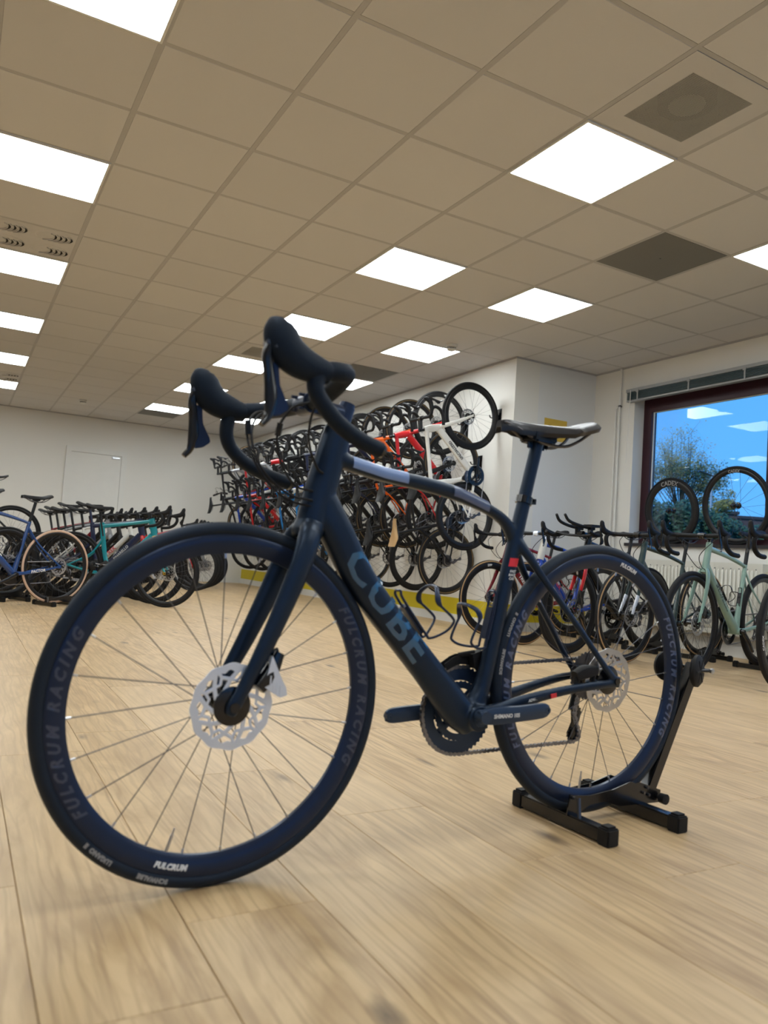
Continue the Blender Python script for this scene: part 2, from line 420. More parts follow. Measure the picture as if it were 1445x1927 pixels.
# baseboards, yellow band, trunking
def trim(name, a, b, m): return wallbox(name, a, b, m)
trim('baseboard_right', (XA-.015, YC-.015, 0), (XA-.001, YB, .09), 'white')
trim('baseboard_column', (XA-.001, YC-.015, 0), (XW, YC-.001, .09), 'white')
trim('baseboard_far', (XL, YB-.014, 0), (XA-.016, YB-.001, .09), 'white')
trim('baseboard_window', (XW-.014, YF, 0), (XW-.001, YC-.016, .09), 'white')
trim('trim_1', (XA-.004, YC-.004, .091), (XA-.0005, YB, .262), 'band')
trim('trim_2', (XA-.0005, YC-.004, .091), (XW, YC-.0005, .262), 'band')
trim('trim_3', (XW-.045, 1.0, .25), (XW-.001, 5.3, .34), 'duct')
trim('trim_4', (XA-.012, YC-.012, CEIL-.02), (XA-.001, YB, CEIL-.001), 'grid')
trim('trim_5', (XA-.001, YC-.012, CEIL-.02), (XW, YC-.001, CEIL-.001), 'grid')
trim('trim_6', (XW-.012, YF, CEIL-.02), (XW-.001, YC-.013, CEIL-.001), 'grid')
trim('trim_7', (XL, YB-.012, CEIL-.02), (XA-.013, YB-.001, CEIL-.001), 'grid')

# door in the far wall
d = tag(empty('door_1', (1.98, YB, 0)), kind='structure')
bm = NB(); box2(bm, (-.49, -.035, 0), (-.405, -.001, 2.17)); box2(bm, (.405, -.035, 0), (.49, -.001, 2.17)); box2(bm, (-.405, -.035, 2.085), (.405, -.001, 2.17))
put('door_frame', mesh(bm, 'door_frame', False), M['white'], d)
bm = NB(); box2(bm, (-.403, -.016, .005), (.403, -.004, 2.082)); dl = put('door_leaf', mesh(bm, 'door_leaf', False), M['white'], d)
bm = NB(); box2(bm, (-.36, -.045, .98), (-.33, -.017, 1.12)); cyl(bm, (-.345, -.05, 1.05), (-.24, -.05, 1.05), .009); put('door_handle', mesh(bm, 'door_handle'), M['steel'], dl)
bm = NB(); box2(bm, (.25, -.05, 2.03), (.37, -.017, 2.06)); put('door_closer', mesh(bm, 'door_closer', False), M['steel'], dl)

# ------------------------------------------------------------------ floor planks
fl = tag(empty('floor', (0, 0, 0)), kind='structure')
bm = NB(); box2(bm, (XL-.2, YF-.2, -.06), (XW+.3, YB+.2, -.012)); put('subfloor', mesh(bm, 'subfloor', False), M['duct'], fl)
PW, PL = .2412, 1.38
FIX = {0: 1.07, 1: 1.30, 3: 1.70, 4: 1.317, 5: 1.14, 2: 2.12}
def plank_mesh(w, h):
    bm = NB(); g = .0005; bv = .0012; t = .011
    P = [(-w/2+g, -h/2+g), (w/2-g, -h/2+g), (w/2-g, h/2-g), (-w/2+g, h/2-g)]
    Q = [(x-math.copysign(bv, x), y-math.copysign(bv, y)) for x, y in P]
    A = [bm.verts.new((*p, -t)) for p in P]; B = [bm.verts.new((*p, -.0012)) for p in P]; C_ = [bm.verts.new((*p, 0)) for p in Q]
    bm.faces.new(C_)
    for i in range(4):
        j = (i+1) % 4; bm.faces.new((A[i], A[j], B[j], B[i])); bm.faces.new((B[i], B[j], C_[j], C_[i]))
    return bm
full = mesh(plank_mesh(PW, PL), 'plank', False); cache = {}
rest = NB(); nvis = 0
for i in range(-26, 24):
    x0 = .148+i*PW; x1 = x0+PW
    if x0 > XW or x1 < XL: continue
    x0 = max(x0, XL); x1 = min(x1, XW)
    off = FIX.get(i, random.random()*PL); off = off-PL*math.ceil((off-YF)/PL)
    y = off
    while y < YB:
        a, b = max(y, YF), min(y+PL, YB); y += PL
        if b-a < .02: continue
        vis = b > .9 and x1 > .02*b-.25 and x0 < 2.2+1.4*b and x1 > -.3 and not (x0 > XA and a > YC) and b > .72*x0-.5
        if x0 > XA and b > YC: b = YC if a < YC else None
        if b is None: continue
        w, h = round(x1-x0, 4), round(b-a, 4)
        if vis and nvis < 290:
            k = (w, h); 
            if k not in cache: cache[k] = full if abs(w-PW) < .001 and abs(h-PL) < .001 else mesh(plank_mesh(w, h), 'plank', False)
            put('plank', cache[k], M['wood'], fl, ((x0+x1)/2, (a+b)/2, 0)); nvis += 1
        else:
            q = plank_mesh(w, h); bmesh.ops.translate(q, vec=((x0+x1)/2, (a+b)/2, 0), verts=q.verts)
            tm = bpy.data.meshes.new('x'); q.to_mesh(tm); q.free(); rest.from_mesh(tm); bpy.data.meshes.remove(tm)
tag(put('planks_beyond', mesh(rest, 'planks_beyond', False), M['wood2'], fl), kind='stuff')

# ------------------------------------------------------------------ ceiling: tiles, grid bars, panels
ce = tag(empty('ceiling', (0, 0, CEIL)), kind='structure')
bm = NB(); box2(bm, (XL-.2, YF-.2, .22), (XW+.3, YB+.2, .26)); put('ceiling_slab', mesh(bm, 'ceiling_slab', False), M['wall'], ce)
LIGHTS = [(-1, b) for b in (-1, 2, 5, 8, 11, 14)]+[(3, b) for b in (-1, 2, 5, 8, 11, 14)]+[(5, b) for b in (2, 5, 8, 11, 14)]+[(6, -1)] + \
         [(-1, -4), (3, -4), (6, -4), (-1, -7), (3, -7), (6, -7)]+[(-5, b) for b in (-4, -1, 2, 5, 8, 11, 14)]
FANS = [(3, -2), (3, 7)]; DARK = [(5, 0), (5, 7), (3, 15)]; SWIRL = [(-1, 4), (-1, 13)]
special = set(LIGHTS+FANS+DARK+SWIRL)
def cx(a): return GX+.6*a
def cy(b): return GY+.6*b
def tile_mesh(w, h):
    bm = NB(); g = .0115; r_ = .006
    P = [(-w/2+g, -h/2+g), (w/2-g, -h/2+g), (w/2-g, h/2-g), (-w/2+g, h/2-g)]
    Q = [(x-math.copysign(.003, x), y-math.copysign(.003, y)) for x, y in P]
    A = [bm.verts.new((*p, .018)) for p in P]; B = [bm.verts.new((*p, -.001)) for p in P]; C_ = [bm.verts.new((*p, -.004)) for p in Q]
    bm.faces.new(C_); bm.faces.new(A)
    for i in range(4):
        j = (i+1) % 4; bm.faces.new((A[i], A[j], B[j], B[i])); bm.faces.new((B[i], B[j], C_[j], C_[i]))
    return mesh(bm, 'ceiling_tile', False)
tc_ = {}; ntile = 0; hid = NB()
for a in range(-11, 9):
    for b in range(-12, 18):
        if (a, b) in special: continue
        x0, x1, y0, y1 = cx(a), cx(a+1), cy(b), cy(b+1)
        x0 = max(x0, XL); x1 = min(x1, XW); y0 = max(y0, YF); y1 = min(y1, YB)
        if y0 >= YC-.05: x1 = min(x1, XA)
        elif y1 > YC and x0 > XA-.3 and x1 > XA: y1 = YC
        if x1-x0 < .04 or y1-y0 < .04: continue
        w, h = round(x1-x0, 4), round(y1-y0, 4)
        vis = b >= -3 and a >= -3 and x1 > .0*y1-.35*(1 if y1 < 6 else 0)-.2 and x0 < .9+1.25*y1
        if vis and ntile < 298:
            if (w, h) not in tc_: tc_[(w, h)] = tile_mesh(w, h)
            put('ceiling_tile', tc_[(w, h)], M['tile'], ce, ((x0+x1)/2, (y0+y1)/2, 0)); ntile += 1
        else: box(hid, ((x0+x1)/2, (y0+y1)/2, .007), (w-.02, h-.02, .02))
tag(put('ceiling_tiles_out_of_view', mesh(hid, 'ceiling_tiles_out_of_view', False), M['tile'], ce), kind='stuff')
for a in range(-10, 9):
    x = cx(a); y1 = YB if x < XA else YC
    bm = NB(); box2(bm, (-.012, YF, -.0015), (.012, y1, .0015)); box2(bm, (-.0015, YF, .0015), (.0015, y1, .03))
    put('main_runner', mesh(bm, 'main_runner', False), M['grid'], ce, (x, 0, -.002))
for b in range(-11, 18):
    y = cy(b); x1 = XW if y < YC else XA
    bm = NB(); box2(bm, (XL, -.011, -.0012), (x1, .011, .0012)); box2(bm, (XL, -.0015, .0012), (x1, .0015, .025))
    put('cross_bar', mesh(bm, 'cross_bar', False), M['grid'], ce, (0, y, -.0012))

# lit panels
bm = NB()
for s in (-1, 1):
    box2(bm, (s*.287, -.299, -.008), (s*.2985, .299, .03)); box2(bm, (-.287, s*.287, -.008), (.287, s*.2985, .03))
box2(bm, (-.287, -.287, .02), (.287, .287, .03))
pf = mesh(bm, 'frame', False); bm = NB(); box2(bm, (-.286, -.286, -.0045), (.286, .286, .012)); pd = mesh(bm, 'diffuser', False)
ORD = ['nearest', 'second', 'third', 'fourth', 'fifth', 'farthest']
for (a, b) in LIGHTS:
    if b < -1 or a < -1: lab = 'square white ceiling light panel out of the frame, %s, %s' % ({-5: 'far left row', -1: 'left row', 3: 'middle row', 6: 'right row'}[a], ORDN[(b+7)//3]+' panel along it')
    else:
        k = (b+1)//3; rowname = {-1: 'left-hand row', 3: 'middle row', 5: 'right-hand row', 6: ''}[a]
        if a == 6: lab = 'square white ceiling light panel cut by the right edge, beside the grey vent tile'
        elif a == 5: lab = 'square white ceiling light panel, %s of the right-hand row nearest the hanging bikes' % ['', 'nearest', 'second', 'third', 'fourth', 'farthest'][k]
        else: lab = 'square white ceiling light panel, %s of the %s' % (ORD[k], rowname)
    t = tag(empty('ceiling_light', (cx(a)+.3, cy(b)+.3, CEIL-.004)), lab, 'ceiling light', 'square lit panels in the ceiling')
    put('frame', pf, M['white'], t); put('diffuser', pd, M['panel'], t)
# fan units behind perforated plates
for n_, (a, b) in enumerate(FANS):
    t = tag(empty('ceiling_fan_unit', (cx(a)+.3, cy(b)+.3, CEIL-.003)), ['grey perforated fan grille tile beside the largest middle light panel', 'grey perforated fan grille tile beside the fourth middle light panel'][n_], 'vent', 'fan grilles in the ceiling')
    bm = NB()
    for s in (-1, 1):
        box2(bm, (s*.19, -.287, -.002), (s*.287, .287, .003)); box2(bm, (-.19, s*.19, -.002), (.19, s*.287, .003))
    put('frame', mesh(bm, 'frame', False), M['plate'], t)
    bm = NB(); 
    for k in range(48):
        v = -.19+(k+.5)*.38/48
        box2(bm, (v-.0022, -.19, -.001), (v+.0022, .19, 0)); box2(bm, (-.19, v-.0022, 0), (.19, v+.0022, .001))
    tag(put('perforated_plate', mesh(bm, 'perforated_plate', False), M['grille'], t), kind='stuff')
    bm = NB(); box2(bm, (-.2, -.2, .10), (.2, .2, .105))
    for s in (-1, 1): box2(bm, (s*.2, -.2, .004), (s*.204, .2, .105)); box2(bm, (-.2, s*.2, .004), (.2, s*.204, .105))
    put('plenum', mesh(bm, 'plenum', False), M['grille'], t)
    bm = NB(); lathe(bm, [(.125, .02), (.125, .09), (.118, .09), (.118, .02)], 32, axis='Z'); put('duct_ring', mesh(bm, 'duct_ring'), M['void'], t)
    bm = NB(); lathe(bm, [(.0001, .085), (.117, .085), (.117, .08), (.0001, .08)], 32, axis='Z'); put('duct_inside', mesh(bm, 'duct_inside'), M['void'], t)
    bm = NB(); lathe(bm, [(.0001, .012), (.075, .012), (.078, .02), (.0001, .022)], 32, axis='Z', closed=False); put('fan_disc', mesh(bm, 'fan_disc'), M['white'], t)
for n_, (a, b) in enumerate(DARK):
    t = tag(empty('vent_tile', (cx(a)+.3, cy(b)+.3, CEIL-.003)), ['grey perforated ceiling vent tile nearest the window', 'grey perforated ceiling vent tile above the hanging bikes', 'grey vent tile beside the farthest light panel'][n_], 'vent', 'grey vent tiles in the ceiling')
    bm = NB(); box2(bm, (-.287, -.287, 0), (.287, .287, .01)); put('plate', mesh(bm, 'plate', False), M['darktile'], t)
    bm = NB(); lathe(bm, [(.006, -.003), (.006, .001)], 10, closed=False, axis='Z'); put('screw', mesh(bm, 'screw'), M['dsteel'], t)
# swirl diffusers
for n_, (a, b) in enumerate(SWIRL):
    t = tag(empty('swirl_vent', (cx(a)+.3, cy(b)+.3, CEIL-.003)), ['white swirl air vent tile between two left light panels, near', 'white swirl air vent tile between the two farthest left light panels'][n_], 'vent', 'swirl air vents in the ceiling')
    bm = NB(); box2(bm, (-.287, -.287, .0), (.287, .287, .008)); put('plate', mesh(bm, 'plate', False), M['plate'], t)
    bm = NB(); lathe(bm, [(.0001, -.006), (.105, -.006), (.118, -.004), (.125, 0), (.125, .001)], 32, closed=False, axis='Z')
    for k in range(5):                                    # curved vanes
        c_ = -.085+k*.034; pts = [(c_+.085*cos(t_), -.02+.085*sin(t_), -.010) for t_ in [(-.75+2.1*q/8) for q in range(9)]]
        pts = [p_ for p_ in pts if math.hypot(p_[0], p_[1]) < .112]
        if len(pts) > 2: sweep(bm, pts, [(.004, .004)]*len(pts), side=(0, 0, 1), seg=6)
    ro = mesh(bm, 'rosette')
    bm = NB()
    for k in range(4):
        A, B = [], []
        for q in range(11):
            t_ = -.55+1.75*q/10; c_ = -.074+k*.034; w = .008*math.sin(PI*(q+.4)/11)+.0008
            p = Vector((c_+.085*cos(t_), -.02+.085*sin(t_), -.0068)); nn = Vector((cos(t_), sin(t_), 0)); A.append(bm.verts.new(p-nn*w)); B.append(bm.verts.new(p+nn*w))
        for q in range(10): bm.faces.new((A[q], A[q+1], B[q+1], B[q]))
    sl = mesh(bm, 'slots', False)
    for sx_ in (-.145, .145):
        for sy_ in (-.145, .145):
            o = put('rosette', ro, M['plate'], t, (sx_, sy_, 0)); put('slots', sl, M['void'], o)
# detectors
def detector(loc, lab):
    t = tag(empty('smoke_detector', loc), lab, 'smoke detector')
    bm = NB(); lathe(bm, [(.0001, 0), (.055, 0), (.055, -.02), (.05, -.024), (.0001, -.024)], 24, axis='Z'); put('base', mesh(bm, 'base'), M['white'], t)
    bm = NB()
    for k in range(12): an = 2*PI*k/12; box(bm, (.041*cos(an), .041*sin(an), -.032), (.006, .006, .016), Matrix.Rotation(an, 3, 'Z'))
    lathe(bm, [(.0001, -.024), (.03, -.024), (.03, -.04), (.0001, -.04)], 16, axis='Z'); put('chamber', mesh(bm, 'chamber'), M['greyp'], t)
    bm = NB(); lathe(bm, [(.0001, -.04), (.045, -.04), (.042, -.050), (.03, -.056), (.0001, -.058)], 24, axis='Z'); put('cap', mesh(bm, 'cap'), M['white'], t)
detector((cx(5.67), cy(4.81), CEIL-.006), 'round white smoke detector beside a light panel near the column')
detector((cx(1.53), cy(15.08), CEIL-.006), 'small round white smoke detector above the far door')

# wall sign on the column
t = tag(empty('wall_sign', (5.226, YC-.001, 2.04)), 'small yellow sign on the white column face, behind the saddle', 'sign')
bm = NB(); box2(bm, (-.147, -.006, -.11), (.147, 0, .11)); put('board', mesh(bm, 'board', False), M['sign'], t)
lettering('lettering', 'THE ART', .045, None, M['ktext'], t, bold=.001, loc=(-.0, -.0075, .02), rot=(PI/2, 0, 0))

# heating pipe and radiator
t = tag(empty('heating_pipe', (XW-.03, 5.62, 0)), 'thin white heating pipe running up the corner left of the window', 'pipe')
bm = NB(); cyl(bm, (0, 0, 0), (0, 0, CEIL-.02), .011); put('pipe', mesh(bm, 'pipe'), M['white'], t)
bm = NB(); cyl(bm, (0, .05, 0), (0, .05, 2.3), .008); cyl(bm, (0, .05, 2.3), (0, .0, 2.33), .008); put('branch_pipe', mesh(bm, 'branch_pipe'), M['white'], t)
bm = NB(); lathe(bm, [(.0115, -.008), (.014, -.008), (.014, .008), (.0115, .008)], 12, axis='Z'); cyl(bm, (.012, 0, 0), (.029, 0, 0), .005); box2(bm, (-.02, -.028, -.006), (-.008, -.014, .006)); cme = mesh(bm, 'pipe_clamp')
for z in (2.31, 1.0): put('pipe_clamp', cme, M['dsteel'], t, (0, 0, z))
t = tag(empty('radiator', (XW-.075, 4.55, .18)), 'cream ribbed panel radiator on the wall below the window', 'radiator')
RL = .62
bm = NB(); box2(bm, (-.035, -RL, 0), (-.012, RL, .60)); put('front_panel', mesh(bm, 'front_panel', False), M['radiator'], t)
bm = NB()
nr = 30
for k in range(nr):
    y = -RL+.03+(k+.5)*(2*RL-.06)/nr; sweep(bm, [(-.036, y, .05), (-.042, y, .06), (-.042, y, .53), (-.036, y, .545)], [(.004, .002), (.011, .006), (.011, .006), (.004, .002)], seg=6)
tag(put('ribs', mesh(bm, 'ribs'), M['radiator'], t), kind='stuff')
bm = NB(); box2(bm, (-.036, -RL-.004, .585), (.05, RL+.004, .60))
for s in (-1, 1): box2(bm, (-.036, s*RL, 0), (.05, s*(RL+.004), .585))
put('casing', mesh(bm, 'casing', False), M['radiator'], t)
bm = NB()
for k in range(16): box2(bm, (-.0435, -RL+.05+k*.077, .548), (-.0355, -RL+.056+k*.077, .556))
tag(put('spot_welds', mesh(bm, 'spot_welds', False), M['duct'], t), kind='stuff')
bm = NB(); box2(bm, (.03, -RL*.7, .1), (.073, -RL*.6, .5)); box2(bm, (.03, RL*.6, .1), (.073, RL*.7, .5)); put('wall_bracket', mesh(bm, 'wall_bracket', False), M['radiator'], t)
bm = NB(); cyl(bm, (0, -RL, .52), (0, -RL-.05, .52), .014); lathe(bm, [(.0001, -.035), (.022, -.035), (.026, .0), (.02, .035), (.0001, .036)], 16, closed=False, axis='X', c=(-.03, -RL-.07, .52)); put('valve_knob', mesh(bm, 'valve_knob'), M['valve'], t)
bm = NB(); sweep(bm, [(0, -RL-.05, .52), (0, -RL-.07, .55), (0, -RL-.11, .56), (0, -RL-.13, .53), (0, -RL-.13, -.179)], .010, n=4, seg=8); put('feed_pipe', mesh(bm, 'feed_pipe'), M['valve'], t)

# ------------------------------------------------------------------ bicycle components (X forward, Y left, origin on the ground under the rear axle)
RW = .339
def tyre_mesh(R=RW, w=.014, seg=56, n=16, wide=False):
    bm = NB(); c = R-w; prof = []; mis = []
    for k in range(n):
        a = 2*PI*k/n+PI/n; prof.append((c+w*cos(a), w*sin(a))); am = (2*PI*(k+1)/n+PI/n) % (2*PI)
        am = min(am, 2*PI-am); mis.append(1 if (.75 if wide else 1.35) < am < (2.6 if wide else 2.15) else 0)
    lathe(bm, prof, seg, mis=mis); return mesh(bm, 'tyre')
def rim_mesh(R=RW, w=.014, depth=.032, seg=56, hw=.0125):
    ro = R-2*w+.005; ri = R-2*w-depth+.004
    prof = [(ro, hw-.002), (ro-.003, hw), (ro-.4*depth, hw*1.05), (ri+.008, hw*.75), (ri, hw*.3), (ri, -hw*.3), (ri+.008, -hw*.75), (ro-.4*depth, -hw*1.05), (ro-.003, -hw), (ro, -hw+.002)]
    bm = NB(); lathe(bm, prof, seg); return mesh(bm, 'rim')
def spoke_pts(k, n, ri, rear=False):
    side = 1 if k % 2 == 0 else -1
    a = 2*PI*k/n; cross = .95*(1 if (k//2) % 2 == 0 else -1)
    fl_ = .022; off = (.030 if side > 0 else (.020 if rear else .035))
    h = Vector((fl_*cos(a+cross), side*off, fl_*sin(a+cross))); e = Vector((ri*cos(a), side*.001, ri*sin(a)))
    return h, e
def spokes_mesh(R=RW, depth=.032, n=24, rear=False, w=.014, r=.0011):
    bm = NB(); ri = R-2*w-depth+.004
    for k in range(n):
        h, e = spoke_pts(k, n, ri, rear); cyl(bm, h, e, r, 3)
    return mesh(bm, 'spokes')
def hub_mesh(rear=False):
    bm = NB(); b = -.020 if rear else -.035
    lathe(bm, [(.006, .062), (.013, .06), (.014, .034), (.027, .032), (.027, .028), (.013, .022), (.011, 0), (.013, b+.006), (.027, b+.002), (.027, b-.002), (.014, b-.006), (.013, -.055), (.006, -.06)], 20, closed=False)
    return mesh(bm, 'hub')
def rotor_mesh(seg=60, arms=9, R=.080, hero=False):
    bm = NB(); y = .0475; th = .0016; ri = R-.015
    top, inn = [], []
    rings = []
    for (rr, yy) in ((0, th/2), (0, -th/2), (1, -th/2), (1, th/2)):
        ring = []
        for k in range(seg):
            a = 2*PI*k/seg
            r = (R-.0025*(.5+.5*cos(a*12))) if rr == 0 else ri+.0025*cos(a*arms*2)
            ring.append(bm.verts.new((r*cos(a), y+yy, r*sin(a))))
        rings.append(ring)
    for i in range(4):
        A, B = rings[i], rings[(i+1) % 4]
        for k in range(seg): bm.faces.new((A[k], A[(k+1) % seg], B[(k+1) % seg], B[k]))
    for k in range(arms):
        a = 2*PI*k/arms
        def P(r, an): return (r*cos(a+an), y, r*sin(a+an))
        sweep(bm, [P(.034, 0), P(.050, .35), P(ri+.003, .62)], [(.0008, .0042)]*3, seg=4, side=(0, 1, 0))
        sweep(bm, [P(.050, .35), P(.058, .05), P(ri+.003, .02)], [(.0008, .0036)]*3, seg=4, side=(0, 1, 0))
        if hero: sweep(bm, [P(.050, .35), P(.047, .60), P(.0585, .05+2*PI/arms)], [(.0008, .0030)]*3, seg=4, side=(0, 1, 0))
    return mesh(bm, 'rotor')
def rotor_carrier():
    bm = NB(); lathe(bm, [(.012, .052), (.022, .052), (.036, .049), (.036, .046), (.012, .046)], 24)
    return mesh(bm, 'carrier')
def gear(bm, r, y, th, teeth, tooth=.004, hole=None, c=(0, 0), seg_per=4):
    n = teeth*seg_per; pr = [0, .0, 1, 1] if seg_per == 4 else [0, 1]
    o, i_ = [], []
    for s in (th/2, -th/2):
        A = [];B = []
        for k in range(n):
            a = 2*PI*k/n; rr = r-tooth*(0 if pr[k % seg_per] else 1)
            A.append(bm.verts.new((c[0]+rr*cos(a), y+s, c[1]+rr*sin(a))))
            h = hole if hole else r*.3; B.append(bm.verts.new((c[0]+h*cos(a), y+s, c[1]+h*sin(a))))
        o.append(A); i_.append(B)
    for k in range(n):
        j = (k+1) % n
        bm.faces.new((o[0][k], o[0][j], o[1][j], o[1][k])); bm.faces.new((i_[0][k], i_[0][j], i_[1][j], i_[1][k]))
        bm.faces.new((o[0][k], o[0][j], i_[0][j], i_[0][k])); bm.faces.new((o[1][k], o[1][j], i_[1][j], i_[1][k]))
def cassette_mesh(hero=False):
    bm = NB()
    T = [11, 13, 15, 17, 19, 21, 24, 27, 30]
    for k, t in enumerate(T): gear(bm, t*.0127/(2*PI)+.001, -.052+k*.0038, .0018, t, .0035, hole=max(.012, t*.0127/(2*PI)*.62), seg_per=2 if not hero else 4)
    lathe(bm, [(.014, -.052), (.014, -.02), (.012, -.02), (.012, -.052)], 16)
    return mesh(bm, 'cassette')
BB = Vector((.405, 0, .270)); CHY = -.0455
def chainring_mesh(c=BB, r=.102, hero=False):
    bm = NB(); n = 50
    gear(bm, r, CHY, .003, n, .004, hole=.070, c=(c.x, c.z), seg_per=4 if hero else 2)
    gear(bm, .070, CHY+.007, .002, 34, .003, hole=.052, c=(c.x, c.z), seg_per=2)
    for k in range(4):
        a = .5+k*PI/2+(.25 if k % 2 else -.25)
        sweep(bm, [(c.x+.012*cos(a), CHY-.004, c.z+.012*sin(a)), (c.x+.05*cos(a), CHY-.004, c.z+.05*sin(a)), (c.x+.074*cos(a), CHY-.002, c.z+.074*sin(a))], [(.004, .016), (.004, .010), (.0035, .013)], seg=8)
    lathe(bm, [(.0001, CHY-.010), (.018, CHY-.010), (.020, CHY), (.020, .045), (.0001, .046)], 20, closed=False, c=(c.x, 0, c.z))
    return mesh(bm, 'chainring')
def crank_arm(c, ang, side, L=.1725, hero=False):
    bm = NB(); y0 = side*.058; y1 = side*.072
    d = Vector((cos(ang), 0, sin(ang)))
    pts = [Vector((c.x, y0, c.z))-d*.012, Vector((c.x, y0+side*.004, c.z))+d*.03, Vector((c.x, y1, c.z))+d*.09, Vector((c.x, y1+side*.002, c.z))+d*(L-.012), Vector((c.x, y1+side*.002, c.z))+d*(L+.008)]
    sweep(bm, pts, [(.009, .014), (.010, .0205), (.0085, .0185), (.0075, .018), (.004, .011)] if hero else [(.009, .012), (.010, .017), (.008, .0155), (.0065, .0145), (.004, .008)], n=3, seg=12, sup=3)
    cyl(bm, (c.x, side*.03, c.z), (c.x, y0+side*.012, c.z), .014, 14)
    e = Vector((c.x, y1+side*.002, c.z))+d*L
    lathe(bm, [(.0035, -.0075), (.0085, -.0075), (.0085, .0075), (.0035, .0075)], 14, c=tuple(e))
    return mesh(bm, 'crank_arm')
def chain_path(c, r, zr, J, pr=.046):
    """side view loop: chainring centre c (x,z), radius r; sprocket at (0,zr); J two jockey wheels"""
    pts = []
    cx_, cz_ = c
    for k in range(13):
        a = math.radians(97)-math.radians(190)*k/12; pts.append((cx_+r*cos(a), cz_+r*sin(a)))
    (j1x, j1z), (j2x, j2z) = J            # upper guide, lower tension
    pts += [(j2x+.005, j2z-.016), (j2x-.015, j2z-.008), (j2x-.014, j2z+.008), ((j1x+j2x)/2, (j1z+j2z)/2), (j1x+.016, j1z-.004), (j1x+.013, j1z+.012)]
    for k in range(7):
        a = math.radians(-80)-math.radians(170)*k/6; pts.append((pr*cos(a), zr+pr*sin(a)))
    return pts
def chain_mesh(c=(BB.x, BB.z), r=.1, zr=RW, J=((.008, .262), (.03, .205)), hero=False):
    P = chain_path(c, r, zr, J); bm = NB()
    n = len(P); V = [Vector((p[0], 0, p[1])) for p in P]
    # y follows: chainring at CHY, cassette -.038
    def yy(x): return CHY+.007*max(0, min(1, 1-x/.3))
    if not hero:
        sweep(bm, [(v.x, yy(v.x), v.z) for v in V], (.0028, .0042), seg=4, closed=True); return mesh(bm, 'chain')
    tot = sum((V[(i+1) % n]-V[i]).length for i in range(n)); m = int(tot/.0127); m += m % 2; pit = tot/m
    # resample
    res = []; i = 0; acc = 0; a = V[0]; b = V[1]; seg = (b-a).length
    for k in range(m):
        t = k*pit
        while acc+seg < t-1e-9: acc += seg; i += 1; a = V[i % n]; b = V[(i+1) % n]; seg = (b-a).length
        res.append(a+(b-a)*((t-acc)/seg))
    for k in range(m):
        p, q = res[k], res[(k+1) % m]; mid = (p+q)/2; d = (q-p).normalized(); rot = Matrix.Rotation(-math.atan2(d.z, d.x), 3, 'Y')
        w = .0042 if k % 2 else .0030
        for s in (-1, 1):
            box(bm, (mid.x, yy(mid.x)+s*w, mid.z), (pit*.75, .001, .0048), rot)
            for e in (-.36, .36): box(bm, Vector((mid.x, yy(mid.x)+s*w, mid.z))+d*pit*e, (pit*.42, .001, .0082), rot)
        cyl(bm, (p.x, yy(p.x)-.0045, p.z), (p.x, yy(p.x)+.0045, p.z), .0038, 6)
    return mesh(bm, 'chain')
def derailleur_mesh(zr=RW, J=((.008, .262), (.03, .205)), hero=False):
    bm = NB(); y = -.052
    (ax, az), (bx, bz) = J
    sweep(bm, [(0, y-.008, zr-.005), (-.012, y-.012, zr-.03), (-.010, y-.014, (zr+az)/2-.01), (ax, y-.012, az)], [(.006, .008), (.009, .012), (.011, .015), (.009, .012)], n=4, seg=8)
    for yy in (y-.004, y+.010): sweep(bm, [(ax, yy, az+.012), (ax, yy, az), ((ax+bx)/2-.003, yy, (az+bz)/2), (bx, yy, bz), (bx, yy, bz-.012)], [(.0012, .004), (.0012, .013), (.0012, .007), (.0012, .013), (.0012, .004)], n=2, seg=6)
    for (x_, z_) in J: gear(bm, .018, y+.003, .003, 11, .004, hole=.006, c=(x_, z_), seg_per=4)
    return mesh(bm, 'derailleur')
def front_derailleur():
    bm = NB()
    box(bm, (.365, -.022, .395), (.03, .02, .035), Matrix.Rotation(.3, 3, 'Y'))
    sweep(bm, [(.44, -.038, .375), (.40, -.038, .392), (.35, -.038, .385), (.325, -.038, .36)], [(.0012, .010), (.0012, .013), (.0012, .013), (.0012, .008)], n=3, seg=6)
    sweep(bm, [(.44, -.054, .375), (.40, -.054, .392), (.35, -.054, .385), (.325, -.054, .36)], [(.0012, .010), (.0012, .013), (.0012, .013), (.0012, .008)], n=3, seg=6)
    cyl(bm, (.37, -.02, .41), (.40, -.045, .40), .007)
    return mesh(bm, 'front_derailleur')
